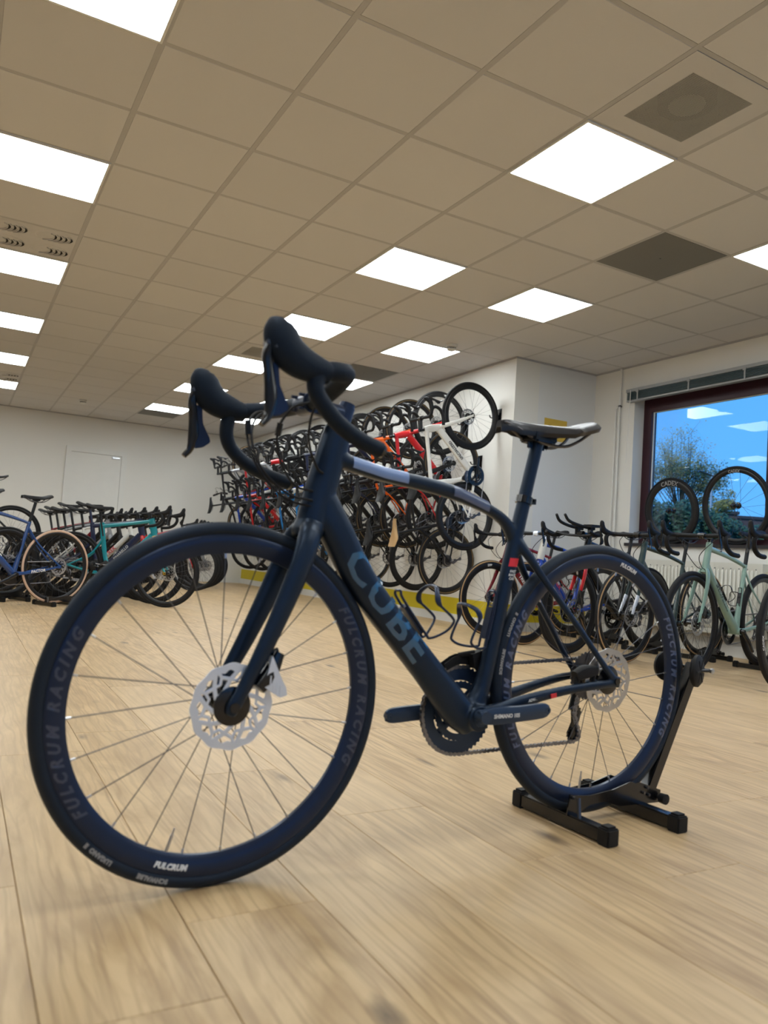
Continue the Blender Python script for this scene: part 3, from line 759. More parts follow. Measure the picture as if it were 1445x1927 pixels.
def frame_mesh(style='road'):
    bm = NB(); HT0, HT1 = Vector((.785, 0, .870)), Vector((.835, 0, .690)); ST = Vector((.285, 0, .735))
    if style == 'aero':
        sweep(bm, [HT0, (.81, 0, .78), HT1], [(.019, .030), (.018, .036), (.022, .030)], n=3, sup=2.4)
        sweep(bm, [(.79, 0, .845), (.55, 0, .80), (.29, 0, .755)], [(.018, .020), (.014, .018), (.013, .022)], n=4, sup=2.4)
        sweep(bm, [(.81, 0, .70), (.62, 0, .49), BB], [(.020, .036), (.018, .038), (.030, .032)], n=4, sup=2.6)
        sweep(bm, [(.275, 0, .79), (.31, 0, .60), (.345, 0, .45), BB], [(.011, .024), (.012, .026), (.014, .022), (.026, .026)], n=4, sup=2.4)
        sy = .62
    elif style == 'mtb':
        sweep(bm, [HT0, HT1], [(.022, .024), (.024, .026)]); sweep(bm, [(.80, 0, .83), (.60, 0, .70), (.31, 0, .60)], [(.018, .02), (.016, .018), (.014, .015)], n=4)
        sweep(bm, [(.825, 0, .73), (.70, 0, .52), BB], [(.020, .030), (.018, .026), (.028, .03)], n=5); sweep(bm, [(.275, 0, .66), BB], [(.016, .017), (.022, .02)]); sy = .59
    else:
        sweep(bm, [HT0, (.808, 0, .79), HT1], [(.021, .024), (.020, .024), (.024, .028)], n=3)
        sweep(bm, [(.80, 0, .835), (.55, 0, .79), (.33, 0, .735), (.29, 0, .715)], [(.018, .020), (.015, .016), (.013, .013), (.012, .012)], n=4)
        sweep(bm, [(.82, 0, .715), (.62, 0, .49), BB], [(.022, .028), (.022, .028), (.032, .03)], n=4, sup=2.3)
        sweep(bm, [ST, (.345, 0, .50), BB], [(.014, .016), (.015, .017), (.026, .024)], n=4); sy = .69
    cyl(bm, (BB.x, -.042, BB.z), (BB.x, .042, BB.z), .024, 16)
    for s in (-1, 1):
        sweep(bm, [(BB.x-.01, s*.022, BB.z), (.27, s*.030, .283), (.12, s*.050, .310), (.0, s*.062, RW)], [(.010, .016), (.009, .014), (.008, .010), (.006, .010)], n=4, seg=8)
        sweep(bm, [(.30, s*.008, sy), (.20, s*.026, sy-.15), (.0, s*.062, RW+.005)], [(.008, .010), (.006, .008), (.005, .008)], n=4, seg=8)
        box(bm, (0, s*.062, RW), (.03, .006, .03))
    return mesh(bm, 'frame')
def fork_mesh(w=1.0, rig=False):
    bm = NB(); FX = .993
    if rig:   # suspension fork
        for s in (-1, 1):
            sweep(bm, [(.845, s*.06, .68), (.90, s*.06, .52)], .015, seg=10); sweep(bm, [(.895, s*.062, .54), (.975, s*.062, .36), (FX, s*.06, RW)], [.019, .017, .012], seg=10)
        box(bm, (.842, 0, .685), (.05, .15, .035)); return mesh(bm, 'fork')
    for s in (-1, 1):
        sweep(bm, [(.838, s*.012, .692), (.850, s*.030, .665), (.875, s*.043, .60), (.915, s*.048, .50), (.965, s*.052, .40), (FX, s*.054, RW)], [(.012, .018), (.012, .022), (.011*w, .020*w), (.010*w, .017*w), (.008, .013), (.006, .011)], n=3, seg=10)
        box(bm, (FX, s*.054, RW), (.022, .008, .024))
    sweep(bm, [(.832, 0, .70), (.842, 0, .668)], [(.024, .026), (.03, .024)], seg=12)
    return mesh(bm, 'fork')
def stem_mesh(clamp=(.885, .915), top=(.775, .905)):
    bm = NB(); t = Vector((top[0], 0, top[1])); c = Vector((clamp[0], 0, clamp[1]))
    ax = Vector((-.27, 0, .96)).normalized()
    cyl(bm, t-ax*.035, t+ax*.016, .0175, 16); sweep(bm, [t, c-(c-t).normalized()*.01], [(.016, .018), (.017, .017)], seg=12, sup=2.6)
    cyl(bm, (c.x, -.024, c.z), (c.x, .024, c.z), .021, 16)
    cyl(bm, t+ax*.016, t+ax*.021, .015, 14)
    for s in (-1, 1): cyl(bm, (c.x+.015, s*.017, c.z-.015), (c.x+.026, s*.017, c.z-.012), .0035, 6)
    return mesh(bm, 'stem')
def half_bar(s, cl=(.885, .915), w=.20):
    x, z = cl
    return [(x, s*.024, z), (x, s*.09, z), (x, s*(w-.035), z+.002), (x+.022, s*(w-.008), z+.004), (x+.055, s*w, z+.004), (x+.083, s*(w+.002), z-.010), (x+.088, s*(w+.005), z-.045), (x+.065, s*(w+.008), z-.085), (x+.02, s*(w+.01), z-.112), (x-.03, s*(w+.012), z-.122), (x-.07, s*(w+.012), z-.125)]
def drop_bar(cl=(.885, .915), w=.20, rt=.0155, hero=False):
    bm = NB(); R = [rt*.80, rt, rt, rt, rt, rt, rt, rt, rt, rt, rt]
    for s in (-1, 1): sweep(bm, half_bar(s, cl, w), R, n=5, seg=12 if not hero else 18)
    return mesh(bm, 'handlebar')
def hoods(s, cl=(.885, .915), w=.20):
    bm = NB(); x, z = cl; y = s*w
    sweep(bm, [(x+.045, y, z+.006), (x+.085, y, z+.012), (x+.125, y*.995, z+.025), (x+.145, y*.99, z+.055), (x+.150, y*.985, z+.082), (x+.147, y*.985, z+.092)],
          [(.014, .016), (.0165, .021), (.017, .024), (.016, .021), (.0145, .018), (.008, .010)], n=5, seg=14)
    return mesh(bm, 'brake_hood')
def lever(s, cl=(.885, .915), w=.20):
    bm = NB(); x, z = cl; y = s*w
    sweep(bm, [(x+.155, y, z+.048), (x+.158, y, z+.02), (x+.150, y+s*.004, z-.03), (x+.145, y+s*.010, z-.075), (x+.158, y+s*.016, z-.105)],
          [(.006, .012), (.0055, .013), (.005, .010), (.005, .008), (.006, .006)], n=4, seg=8)
    plate(bm, [(x+.140, z-.02), (x+.118, z-.055), (x+.125, z-.075), (x+.145, z-.085), (x+.150, z-.03)], y-.004+s*.003, y+.001+s*.003)
    return mesh(bm, 'brake_lever')
def flat_bar():
    bm = NB(); sweep(bm, [(.86, -.36, .93), (.87, -.2, .935), (.885, -.05, .92), (.885, .05, .92), (.87, .2, .935), (.86, .36, .93)], .0125, n=4, seg=10)
    for s in (-1, 1): sweep(bm, [(.868, s*.23, .934), (.86, s*.365, .93)], .0165, seg=10)
    return mesh(bm, 'handlebar')
def flat_levers(s):
    bm = NB(); cyl(bm, (.872, s*.17, .935), (.872, s*.21, .935), .018, 10)
    sweep(bm, [(.89, s*.18, .93), (.92, s*.21, .92), (.925, s*.28, .915), (.91, s*.33, .913)], [(.005, .005)]*4, n=3, seg=6)
    sweep(bm, [(.89, s*.16, .93), (.97, s*.12, .98), (.95, s*.03, .92), (.88, 0, .80)], .0025, n=5, seg=4)
    return mesh(bm, 'brake_lever')
def aero_bar():
    bm = NB()
    sweep(bm, [(.93, -.20, .925), (.90, -.12, .905), (.885, 0, .90), (.90, .12, .905), (.93, .20, .925)], [(.028, .010)]*5, n=4, seg=10, side=(1, 0, 0))
    for s in (-1, 1):
        sweep(bm, [(.90, s*.20, .905), (.98, s*.205, .90), (1.05, s*.205, .925)], [.015, .015, .013], n=3, seg=10)
        sweep(bm, [(.80, s*.055, .955), (.95, s*.055, .97), (1.08, s*.045, 1.0), (1.13, s*.04, 1.05)], [.012, .012, .012, .010], n=4, seg=10)
        box(bm, (.84, s*.075, .975), (.13, .075, .02)); box(bm, (.85, s*.06, .935), (.03, .03, .06))
    return mesh(bm, 'handlebar')
def saddle_mesh(x0=.10, L=.275, z=.985, W=.070, tilt=0.0, hero=False, th=.014):
    """x0 = tail, nose at x0+L"""
    bm = NB(); N = 22 if hero else 12; K = 12
    rings = []
    for i in range(N):
        t = i/(N-1); x = x0+L*t
        w = W*(1-.06*abs(t-.12)*4) if t < .25 else W*(.93*(1-min(1, (t-.25)/.55))**1.35+.26)
        if t < .04: w *= .86
        if t > .93: w *= max(.55, 1-(t-.93)*5)
        h = z+.012*(t-.5)*(2*(t-.5))+(.020*max(0, .25-t)*4)*.8+tilt*(t-.5)
        if t > .93: h -= (t-.93)*.10
        dp = (.018 if t < .3 else .024)*(1.0 if t < .85 else .8)
        ring = []
        for k in range(K+1):
            u = -1+2*k/K; yy = w*math.copysign(abs(u)**.85, u); drop = dp*abs(u)**3.2
            ring.append(Vector((x, yy, h-drop)))
        for k in range(K, -1, -1):
            u = -1+2*k/K; yy = w*.90*math.copysign(abs(u)**.85, u); drop = dp*abs(u)**3.2
            ring.append(Vector((x, yy, h-drop-th*(1-.4*abs(u)))))
        rings.append([bm.verts.new(v) for v in ring])
    n = len(rings[0])
    for i in range(N-1):
        for k in range(n): bm.faces.new((rings[i][k], rings[i][(k+1) % n], rings[i+1][(k+1) % n], rings[i+1][k]))
    bm.faces.new(rings[0][::-1]); bm.faces.new(rings[-1])
    me = mesh(bm, 'saddle'); return me
def rails_mesh(x0=.10, L=.275, z=.985):
    bm = NB()
    for s in (-1, 1):
        sweep(bm, [(x0+L*.97, s*.012, z-.016), (x0+L*.82, s*.014, z-.026), (x0+L*.58, s*.021, z-.052), (x0+L*.32, s*.022, z-.053), (x0+L*.17, s*.026, z-.036), (x0+L*.06, s*.036, z-.012)], .0038, n=4, seg=8)
    return mesh(bm, 'saddle_rails')
def post_mesh(a=(.285, .735), b=(.232, .945), r=(.0136, .0136)):
    bm = NB(); A = Vector((a[0], 0, a[1])); B = Vector((b[0], 0, b[1])); d = (B-A).normalized()
    sweep(bm, [A-d*.05, B-d*.01, B], [r, r, (r[0]*1.1, r[1]*1.1)], seg=14)
    box(bm, (B.x, 0, B.z+.004), (.045, .056, .016)); cyl(bm, (B.x-.02, 0, B.z-.02), (B.x-.02, 0, B.z+.012), .003, 6); cyl(bm, (B.x+.02, 0, B.z-.02), (B.x+.02, 0, B.z+.012), .003, 6)
    return mesh(bm, 'seatpost')
def collar_mesh(c=(.285, .735), r=.0195):
    bm = NB(); ax = Vector((-.24, 0, .97)).normalized(); C_ = Vector((c[0], 0, c[1]))
    cyl(bm, C_-ax*.010, C_+ax*.008, r, 18); box(bm, C_+Vector((-.022, 0, -.002)), (.016, .020, .014)); cyl(bm, C_+Vector((-.024, -.014, 0)), C_+Vector((-.024, .014, 0)), .0035, 8)
    return mesh(bm, 'seat_clamp')
def caliper(rear=False):
    bm = NB()
    if not rear:
        sweep(bm, [(.925, .052, .42), (.955, .052, .385)], [(.014, .014), (.016, .018)], seg=8, sup=4); box(bm, (.915, .047, .395), (.03, .030, .04), Matrix.Rotation(.5, 3, 'Y'))
    else:
        box(bm, (.075, .047, .365), (.06, .030, .03), Matrix.Rotation(.10, 3, 'Y')); cyl(bm, (.05, .047, .36), (.05, .047, .335), .008)
    return mesh(bm, 'brake_caliper')
def cage_mesh(o, t, nrm, wire=.0026, hero=False):
    """bottle cage: o base point, t unit vector up the tube, nrm unit vector away from it (in XZ)"""
    bm = NB(); o, t, nv = Vector(o), Vector(t).normalized(), Vector(nrm).normalized(); Y = Vector((0, 1, 0))
    def P(a, n_, y): return o+t*a+nv*n_+Y*y
    sg = 8
    for s in (-1, 1):
        sweep(bm, [P(.134, .010, 0), P(.132, .010, s*.010), P(.115, .004, s*.012), P(.02, .004, s*.012), P(.002, .008, s*.013), P(-.004, .040, s*.030), P(.001, .064, s*.036), P(.014, .068, s*.0375), P(.058, .058, s*.038)], wire, n=5, seg=sg)
        sweep(bm, [P(.052, .059, s*.038), P(.066, .060, s*.038), P(.078, .070, s*.033), P(.084, .084, s*.018), P(.085, .088, 0)], [(wire, wire), (wire, wire*2.6), (wire, wire*2.2), (wire*1.1, wire*1.6), (wire, wire*1.3)], n=5, seg=sg, side=(0, 1, 0))
    box(bm, P(.06, .0015, 0), (.012, .020, .075), Matrix.Rotation(math.atan2(t.x, t.z), 3, 'Y'))
    return mesh(bm, 'bottle_cage')
C1 = {}
def K(key, fn):
    if key not in C1: C1[key] = fn()
    return C1[key]
def make_wheel(root, name, x, spec, rear, z=RW):
    dp = spec.get('depth', .035); tw = spec.get('tw', .014)
    w = put(name, K(('rim', dp, tw), lambda: rim_mesh(depth=dp, w=tw)), spec.get('rim', M['carbon']), root, (x, 0, z), (0, random.random()*6, 0))
    put('tyre', K(('tyre', tw, spec.get('side') == M['pinktan']), lambda: tyre_mesh(w=tw, wide=spec.get('side') == M['pinktan'])), [M['tyre'], spec.get('side', M['tyre'])], w)
    tag(put('spokes', K(('spk', dp, rear, tw), lambda: spokes_mesh(depth=dp, rear=rear, w=tw)), M['spoke'], w), kind='stuff')
    put('hub', K(('hub', rear), lambda: hub_mesh(rear)), M['gloss'], w)
    if spec.get('disc', True):
        put('disc_rotor', K('rotor', rotor_mesh), M['steel'], w)
        put('rotor_carrier', K('carr', rotor_carrier), M['gloss'], w)
    if rear: put('cassette', K('cass', cassette_mesh), M['dsteel'], w)
    if spec.get('rimtext'):
        R_ = RW-2*tw-dp*.40+.004
        for q in (0, PI):
            for s in (1, -1):
                def fn(x_, y_, q=q, s=s): a = q+(x_ if s > 0 else -x_)/R_; return (cos(a)*(R_+y_)*1, s*(.0142), sin(a)*(R_+y_))
                lettering('rim_lettering', spec['rimtext'], .026, fn, M['wtext'], w, bold=.0008, sub=1)
    return w
def bicycle(name, spec, label, group):
    r = tag(empty(name), label, 'bicycle', group)
    fm, fk = spec['frame'], spec.get('fork', spec['frame']); st = spec.get('style', 'road')
    f = put('frame', K(('frame', st), lambda: frame_mesh(st)), fm, r)
    fo = put('fork', K(('fork', st == 'mtb'), lambda: fork_mesh(rig=st == 'mtb')), fk, r)
    if spec.get('head'):
        bm = NB(); sweep(bm, [(.786, 0, .868), (.808, 0, .79), (.833, 0, .700)], [(.0245, .034), (.0235, .036), (.0265, .036)], n=3); put('head_tube_panel', mesh(bm, 'head_tube_panel'), spec['head'], f)
    if spec.get('tip'):
        bm = NB()
        for s in (-1, 1): sweep(bm, [(.925, s*.0485, .478), (.965, s*.052, .40), (.992, s*.054, RW+.01)], [(.0112, .0178), (.0092, .0142), (.0072, .012)], n=3, seg=10)
        put('fork_tip', mesh(bm, 'fork_tip'), spec['tip'], fo)
    make_wheel(r, 'front_wheel', .993, spec, False); make_wheel(r, 'rear_wheel', 0, spec, True)
    bt = spec.get('bar', 'drop')
    if bt == 'flat':
        h = put('handlebar', K('flat', flat_bar), M['black'], r)
        for s in (-1, 1): put('brake_lever', K(('fl', s), lambda: flat_levers(s)), M['gloss'], h)
    else:
        h = put('handlebar', K(('bar', bt), aero_bar if bt == 'aero' else drop_bar), spec.get('tapem', M['tape']), r)
        if bt == 'drop':
            for s in (-1, 1):
                o = put('brake_hood', K(('hood', s), lambda: hoods(s)), M['black'], h)
                put('brake_lever', K(('lev', s), lambda: lever(s)), M['gloss'], h)
            if spec.get('hose', group == 'bikes parked under the window'):
                def hose():
                    bm = NB()
                    for s, w_ in ((-1, .05), (1, .03)): sweep(bm, [(.885, s*.12, .905), (.955, s*.10, .86), (.965, s*w_, .78), (.915, s*.018, .71), (.855, s*.012, .69)], .0025, n=6, seg=6)
                    return mesh(bm, 'brake_hose')
                tag(put('brake_hoses', K('hose', hose), M['black'], r), kind='stuff')
    put('stem', K('stem', stem_mesh), spec.get('stem', M['gloss']), r)
    so = spec.get('seat', random.uniform(-.045, .035)); so = (-.24*so, 0, so)
    put('seatpost', K('post', post_mesh), spec.get('post', M['carbon']), r, so)
    sd = put('saddle', K('sad', saddle_mesh), spec.get('saddle', M['black']), r, so); put('saddle_rails', K('rail', rails_mesh), M['dsteel'], sd)
    ca = r['_crank'] if '_crank' in r else spec.get('crank', -.35)
    cr = put('crankset', K('cring', chainring_mesh), M['gloss'], r)
    for s, a in ((-1, ca), (1, ca+PI)): put('crank_arm', K(('arm', round(ca, 2), s), lambda: crank_arm(BB, a, s)), M['gloss'], cr)
    put('chain', K('chain', chain_mesh), M['chain'], r)
    put('rear_derailleur', K('rd', derailleur_mesh), M['dsteel'], r); put('front_derailleur', K('fd', front_derailleur), M['dsteel'], r)
    put('front_brake_caliper', K('cf', caliper), M['gloss'], r); put('rear_brake_caliper', K('cr2', lambda: caliper(True)), M['gloss'], r)
    if spec.get('cage'):
        t_ = (Vector((.80, 0, .715))-Vector((.42, 0, .27))).normalized()
        put('bottle_cage', K('cg1', lambda: cage_mesh(Vector((.565, 0, .448))+Vector((-t_.z, 0, t_.x))*.030, t_, (-t_.z, 0, t_.x))), M['gloss'], r)
        put('bottle_cage', K('cg2', lambda: cage_mesh((.375, 0, .44), (-.24, 0, .97), (.97, 0, .24))), M['gloss'], r)
    if spec.get('text'):
        tx, tm, sz = spec['text']
        a = Vector((.80, 0, .692)); b = Vector((.46, 0, .315)); d = (b-a).normalized(); nv = Vector((-d.z, 0, d.x))
        if nv.z < 0: nv = -nv
        mid = (a+b)/2
        for s in (1, -1):
            dd = -d if s > 0 else d       # left side reads from the bottom bracket up... text follows the tube
            def fn(x_, y_, s=s):
                dd = d*(-1 if s < 0 else 1)
                return mid+dd*x_*1+nv*y_+Vector((0, s*.0236, 0))
            def fn2(x_, y_, s=s):
                return mid+(d if s > 0 else -d)*x_+nv*y_+Vector((0, s*(.0236-abs(y_)*.12), 0))
            lettering('lettering', tx, sz, fn2, tm, f, bold=.001)
    return r

# ------------------------------------------------------------------ the hero bicycle, midnight matt, beside the camera
HY = math.atan2(-.04902161, -.99879772)
hero = tag(empty('road_bicycle', (1.4579, 1.478, 0), (0, 0, HY)), 'dark midnight-blue road bike in the foreground, rear wheel held in a black floor stand', 'bicycle')
ZR, ZF, FXH = .3597, .3387, .9926
HF = M['heroframe']
def remesh(me_o, vox=.0028, it=6):
    m_ = me_o.modifiers.new('r', 'REMESH'); m_.mode = 'VOXEL'; m_.voxel_size = vox; m_.use_smooth_shade = True
    s_ = me_o.modifiers.new('s', 'SMOOTH'); s_.factor = .6; s_.iterations = it
    bpy.context.view_layer.update()
    dg = bpy.context.evaluated_depsgraph_get(); nm = bpy.data.meshes.new_from_object(me_o.evaluated_get(dg))
    me_o.modifiers.clear(); me_o.data = nm
    for p in nm.polygons: p.use_smooth = True
bm = NB()
HB = Vector((.400, 0, .283))
sweep(bm, [(.786, 0, .888), (.800, 0, .83), (.820, 0, .75), (.838, 0, .682)], [(.0225, .030), (.022, .033), (.023, .034), (.026, .030)], n=4, seg=20, sup=2.2)
sweep(bm, [(.800, 0, .835), (.755, 0, .820), (.672, 0, .806), (.56, 0, .797), (.47, 0, .784), (.375, 0, .757), (.325, 0, .732), (.296, 0, .700)], [(.020, .024), (.019, .0165), (.018, .0155), (.016, .0165), (.015, .0165), (.014, .013), (.013, .014), (.012, .018)], n=4, seg=20, sup=2.4)
sweep(bm, [(.812, 0, .735), (.775, 0, .675), (.696, 0, .562), (.53, 0, .393), (.44, 0, .300), (.400, 0, .268)], [(.022, .034), (.026, .036), (.027, .0335), (.026, .034), (.030, .038), (.034, .034)], n=4, seg=20, sup=2.5)
sweep(bm, [(.268, 0, .788), (.287, 0, .706), (.329, 0, .515), (.361, 0, .365), (.385, 0, .305), (.398, 0, .27)], [(.0165, .0175), (.0165, .0185), (.0165, .020), (.018, .020), (.024, .028), (.034, .034)], n=4, seg=20)
cyl(bm, (HB.x, -.043, HB.z), (HB.x, .043, HB.z), .029, 24)
for s in (-1, 1):
    sweep(bm, [(.395, s*.022, .285), (.345, s*.032, .298), (.257, s*.034, .318), (.15, s*.046, .338), (.06, s*.060, .350), (-.006, s*.066, .355)], [(.014, .020), (.011, .017), (.0095, .0145), (.009, .012), (.008, .011), (.006, .010)], n=5, seg=16)
    sweep(bm, [(.288, s*.006, .69), (.262, s*.020, .655), (.215, s*.032, .598), (.12, s*.050, .495), (.04, s*.063, .405), (-.004, s*.066, .362)], [(.012, .016), (.010, .012), (.0075, .009), (.0065, .0085), (.006, .0085), (.006, .011)], n=5, seg=16)
    sweep(bm, [(-.006, s*.0655, .345), (-.010, s*.0655, .372)], [(.006, .016), (.006, .016)], seg=12)
fr = put('frame', mesh(bm, 'frame'), HF, hero); remesh(fr); fr.material_slots[0].link = 'OBJECT'; fr.material_slots[0].material = HF
bm = NB()
sweep(bm, [(.834, 0, .695), (.842, 0, .668), (.846, 0, .655)], [(.027, .030), (.034, .032), (.030, .026)], seg=20, n=3)
for s in (-1, 1):
    sweep(bm, [(.838, s*.012, .680), (.850, s*.030, .660), (.868, s*.042, .61), (.898, s*.047, .535), (.935, s*.051, .450), (.972, s*.054, .375), (.9926, s*.056, .337), (.996, s*.056, .322)],
          [(.016, .024), (.015, .026), (.0125, .025), (.0115, .022), (.0105, .0185), (.009, .015), (.0085, .015), (.006, .009)], n=5, seg=18)
fo = put('fork', mesh(bm, 'fork'), HF, hero); remesh(fo); fo.material_slots[0].link = 'OBJECT'; fo.material_slots[0].material = HF
bm = NB()
cyl(bm, (.9926, .050, .3387), (.9926, .0665, .3387), .0095, 16); cyl(bm, (.9926, -.066, .3387), (.9926, -.050, .3387), .0095, 16)
put('thru_axle', mesh(bm, 'thru_axle'), M['gloss'], fo)
bm = NB(); cyl(bm, (-.006, .066, .3597), (-.006, .0745, .3597), .0085, 16); cyl(bm, (-.006, -.0745, .3597), (-.006, -.066, .3597), .0085, 16)
put('thru_axle', mesh(bm, 'thru_axle'), M['gloss'], fr)
# seam line of the steering head and headset cover
bm = NB(); cyl(bm, (.7855, 0, .889), (.7800, 0, .905), .0225, 24, r2=.0195); put('headset_cover', mesh(bm, 'headset_cover'), M['gloss'], hero)

def hero_wheel(name, x, z, rear, yawz=0.0):
    n = 24; dp = .034
    w = put(name, mesh_rim_hero(), M['herorim'], hero, (x, 0, z), (0, (.0 if rear else .07), yawz))
    return w
def mesh_rim_hero():
    if 'hr' not in C1: C1['hr'] = rim_mesh(depth=.036, seg=128, hw=.0125)
    return C1['hr']
def tread(bm, R=RW):
    pass
htyre = tyre_mesh(seg=144, n=20)
hrotor = rotor_mesh(seg=144, arms=9, hero=True)
wheels = []
for (name, x, z, rear, yz, ph) in (('front_wheel', FXH, ZF, False, .0146, 0.06), ('rear_wheel', 0, ZR, True, 0, .02)):
    w = put(name, mesh_rim_hero(), M['herorim'], hero, (x, 0, z), (0, 0, yz))
    put('tyre', htyre, [M['herotyre'], M['herotyre']], w)
    hub = put('hub', hub_mesh(rear), M['gloss'], w)
    ri = RW-.028-.036+.004
    for k in range(24):
        h, e = spoke_pts(k, 24, ri, rear); bm = NB(); R_ = Matrix.Rotation(ph, 3, 'Y'); h = R_ @ h; e = R_ @ e
        cyl(bm, h, e, .0010, 6); d_ = (e-h).normalized(); cyl(bm, e-d_*.009, e+d_*.002, .0022, 8, mi=1)
        put('spoke', mesh(bm, 'spoke'), [M['spoke'], M['steel']], w)
    ro = put('disc_rotor', hrotor, M['silver'] if not rear else M['steel'], w, rot=(0, .3, 0))
    put('rotor_carrier', rotor_carrier(), M['gloss'], w)
    if rear: put('cassette', cassette_mesh(True), M['dsteel'], w, (0, .0, 0))
    # valve
    a = {False: -1.85, True: -1.72}[rear]; a = -PI/2 - ({False: -.315, True: -.12}[rear]); bm = NB()
    p = Vector((cos(a), 0, sin(a)))
    cyl(bm, p*(ri+.004), p*(ri-.030), .003, 10); cyl(bm, p*(ri-.030), p*(ri-.042), .0018, 8); put('valve', mesh(bm, 'valve'), M['steel'], w)
    wheels.append(w)
    # lettering round the rim and the tyre, both as the photograph shows on the left side
    Rr_ = .294
    def ring_text(s, size, R_, a_c, m, yoff, inward=True, shear=.25, space=1.05, bold=.0008):
        def fn(x_, y_):
            a = a_c+(x_/R_)*(-1 if inward else 1)
            r_ = R_+(-y_ if inward else y_)
            if size > .0125:
                yo = .0131-(r_-.3016)*.05 if r_ > .3016 else (.0131-(.3016-r_)*.255 if r_ > .287 else .0094-(.287-r_)*.68)
            else: yo = yoff-.0007
            return Vector((r_*cos(a), yo+.0006, r_*sin(a)))
        return lettering('rim_lettering', s, size, fn, m, w, shear=shear, space=space, bold=bold, sub=1)
    for ac in ((PI, 0) if rear else (PI, 0)):
        ring_text('FULCRUM RACING', .027, .3000, ac+(-.0 if rear else -.1), M['slate' if rear else 'slatedim'], .0136, inward=False, shear=.35, space=1.6, bold=.0012)
    ring_text('LUGANO  II', .011, .3245, (.42 if rear else -.87), M['gtext'], .0146, inward=False, shear=0)
    ring_text('SCHWALBE', .011, .3245, (.14 if rear else -1.22), M['gtext'], .0146, inward=False, shear=0)
    ring_text('FULCRUM', .0135, .3000, (1.90 if rear else -PI/2+.27), M['wtext'], .0139, inward=not rear, shear=.2)
# cranks, chain, gears
cr = put('crankset', chainring_mesh(c=Vector((.398, 0, .285)), r=.1035, hero=True), M['herocrank'], hero)
ANG = math.atan2(.303-.293, .220-.425)
AN = PI-.06
cl_ = put('crank_arm', crank_arm(Vector((.405, 0, .291)), AN, 1, hero=True), M['herocrank'], cr); put('crank_arm', crank_arm(Vector((.398, 0, .285)), AN+PI, -1, hero=True), M['herocrank'], cr)
lettering('lettering', 'SHIMANO 105', .012, lambda x_, y_: Vector((.405-.050-x_, .0805, .291+.004+y_)), M['wtext'], cl_, bold=.0004)
JH = ((.006, .262), (.018, .205))
put('chain', chain_mesh(c=(.398, .285), r=.1015, zr=ZR, J=JH, hero=True), M['chain'], hero)
put('rear_derailleur', derailleur_mesh(zr=ZR, J=JH, hero=True), M['gloss'], hero)
fd = put('front_derailleur', front_derailleur(), M['black'], hero, (.005, 0, .012))
# calipers
bm = NB()
sweep(bm, [(.905, .046, .435), (.925, .050, .395), (.945, .052, .37)], [(.012, .010), (.015, .016), (.012, .013)], n=3, seg=10, sup=3.5)
cyl(bm, (.905, .040, .44), (.935, .040, .43), .005)
cp = put('front_brake_caliper', mesh(bm, 'front_brake_caliper'), M['gloss'], hero)
bm = NB(); plate(bm, [(.925, .432), (.905, .392), (.893, .372), (.890, .358), (.903, .354), (.925, .366), (.938, .375)], .050, .064)
for k in range(4): box(bm, (.905+k*.007, .059, .366+k*.006), (.003, .012, .022))
put('cooling_fin', mesh(bm, 'cooling_fin', False), M['silver'], cp)
bm = NB(); sweep(bm, [(.115, .046, .372), (.085, .048, .382), (.050, .050, .385)], [(.012, .012), (.015, .016), (.012, .012)], n=3, seg=10, sup=3.5)
cyl(bm, (.11, .046, .37), (.11, .046, .345), .006); cyl(bm, (.055, .048, .38), (.055, .05, .352), .006)
put('rear_brake_caliper', mesh(bm, 'rear_brake_caliper'), M['black'], hero)
# handlebar, stem, hoods, levers
HC = (.862, .928)
bm = NB()
t_ = Vector((.776, 0, .918)); c_ = Vector((HC[0], 0, HC[1])); ax = Vector((-.27, 0, .96)).normalized()
cyl(bm, t_-ax*.020, t_+ax*.018, .0185, 20); sweep(bm, [t_, c_], [(.017, .019), (.018, .017)], seg=16, sup=2.6)
cyl(bm, (c_.x, -.026, c_.z), (c_.x, .026, c_.z), .0215, 20); cyl(bm, t_+ax*.018, t_+ax*.026, .0165, 18)
for s in (-1, 1):
    for zz in (-.014, .014): cyl(bm, (c_.x+.014, s*.018, c_.z+zz), (c_.x+.027, s*.018, c_.z+zz), .0035, 8)
put('stem', mesh(bm, 'stem'), M['herorim'], hero)
def hbar(s):
    w = .198; h = s*.010
    T_ = [(.862, s*.026, .928), (.863, s*.07, .931), (.864, s*.13, .940+h*.6), (.872, s*(w-.022), .946+h), (.895, s*(w-.004), .944+h), (.922, s*w, .939+h)]
    if s > 0: return T_+[(.942, w+.002, .932), (.941, w+.004, .908), (.918, w+.006, .880), (.890, w+.006, .857), (.852, w+.006, .838), (.806, w+.006, .824)]
    return T_+[(.948, -w-.001, .918), (.955, -w-.003, .885), (.945, -w-.005, .852), (.914, -w-.006, .823), (.872, -w-.006, .803), (.834, -w-.006, .792), (.798, -w-.006, .784)]
def hr_(s): return [.0150, .0178, .0180, .0180, .0178, .0170, .0160, .0152]+[.0150]*(4 if s > 0 else 5)
bm = NB()
for s in (-1, 1): sweep(bm, hbar(s), hr_(s), n=6, seg=20)
hb = put('handlebar', mesh(bm, 'handlebar'), M['herotape'], hero)
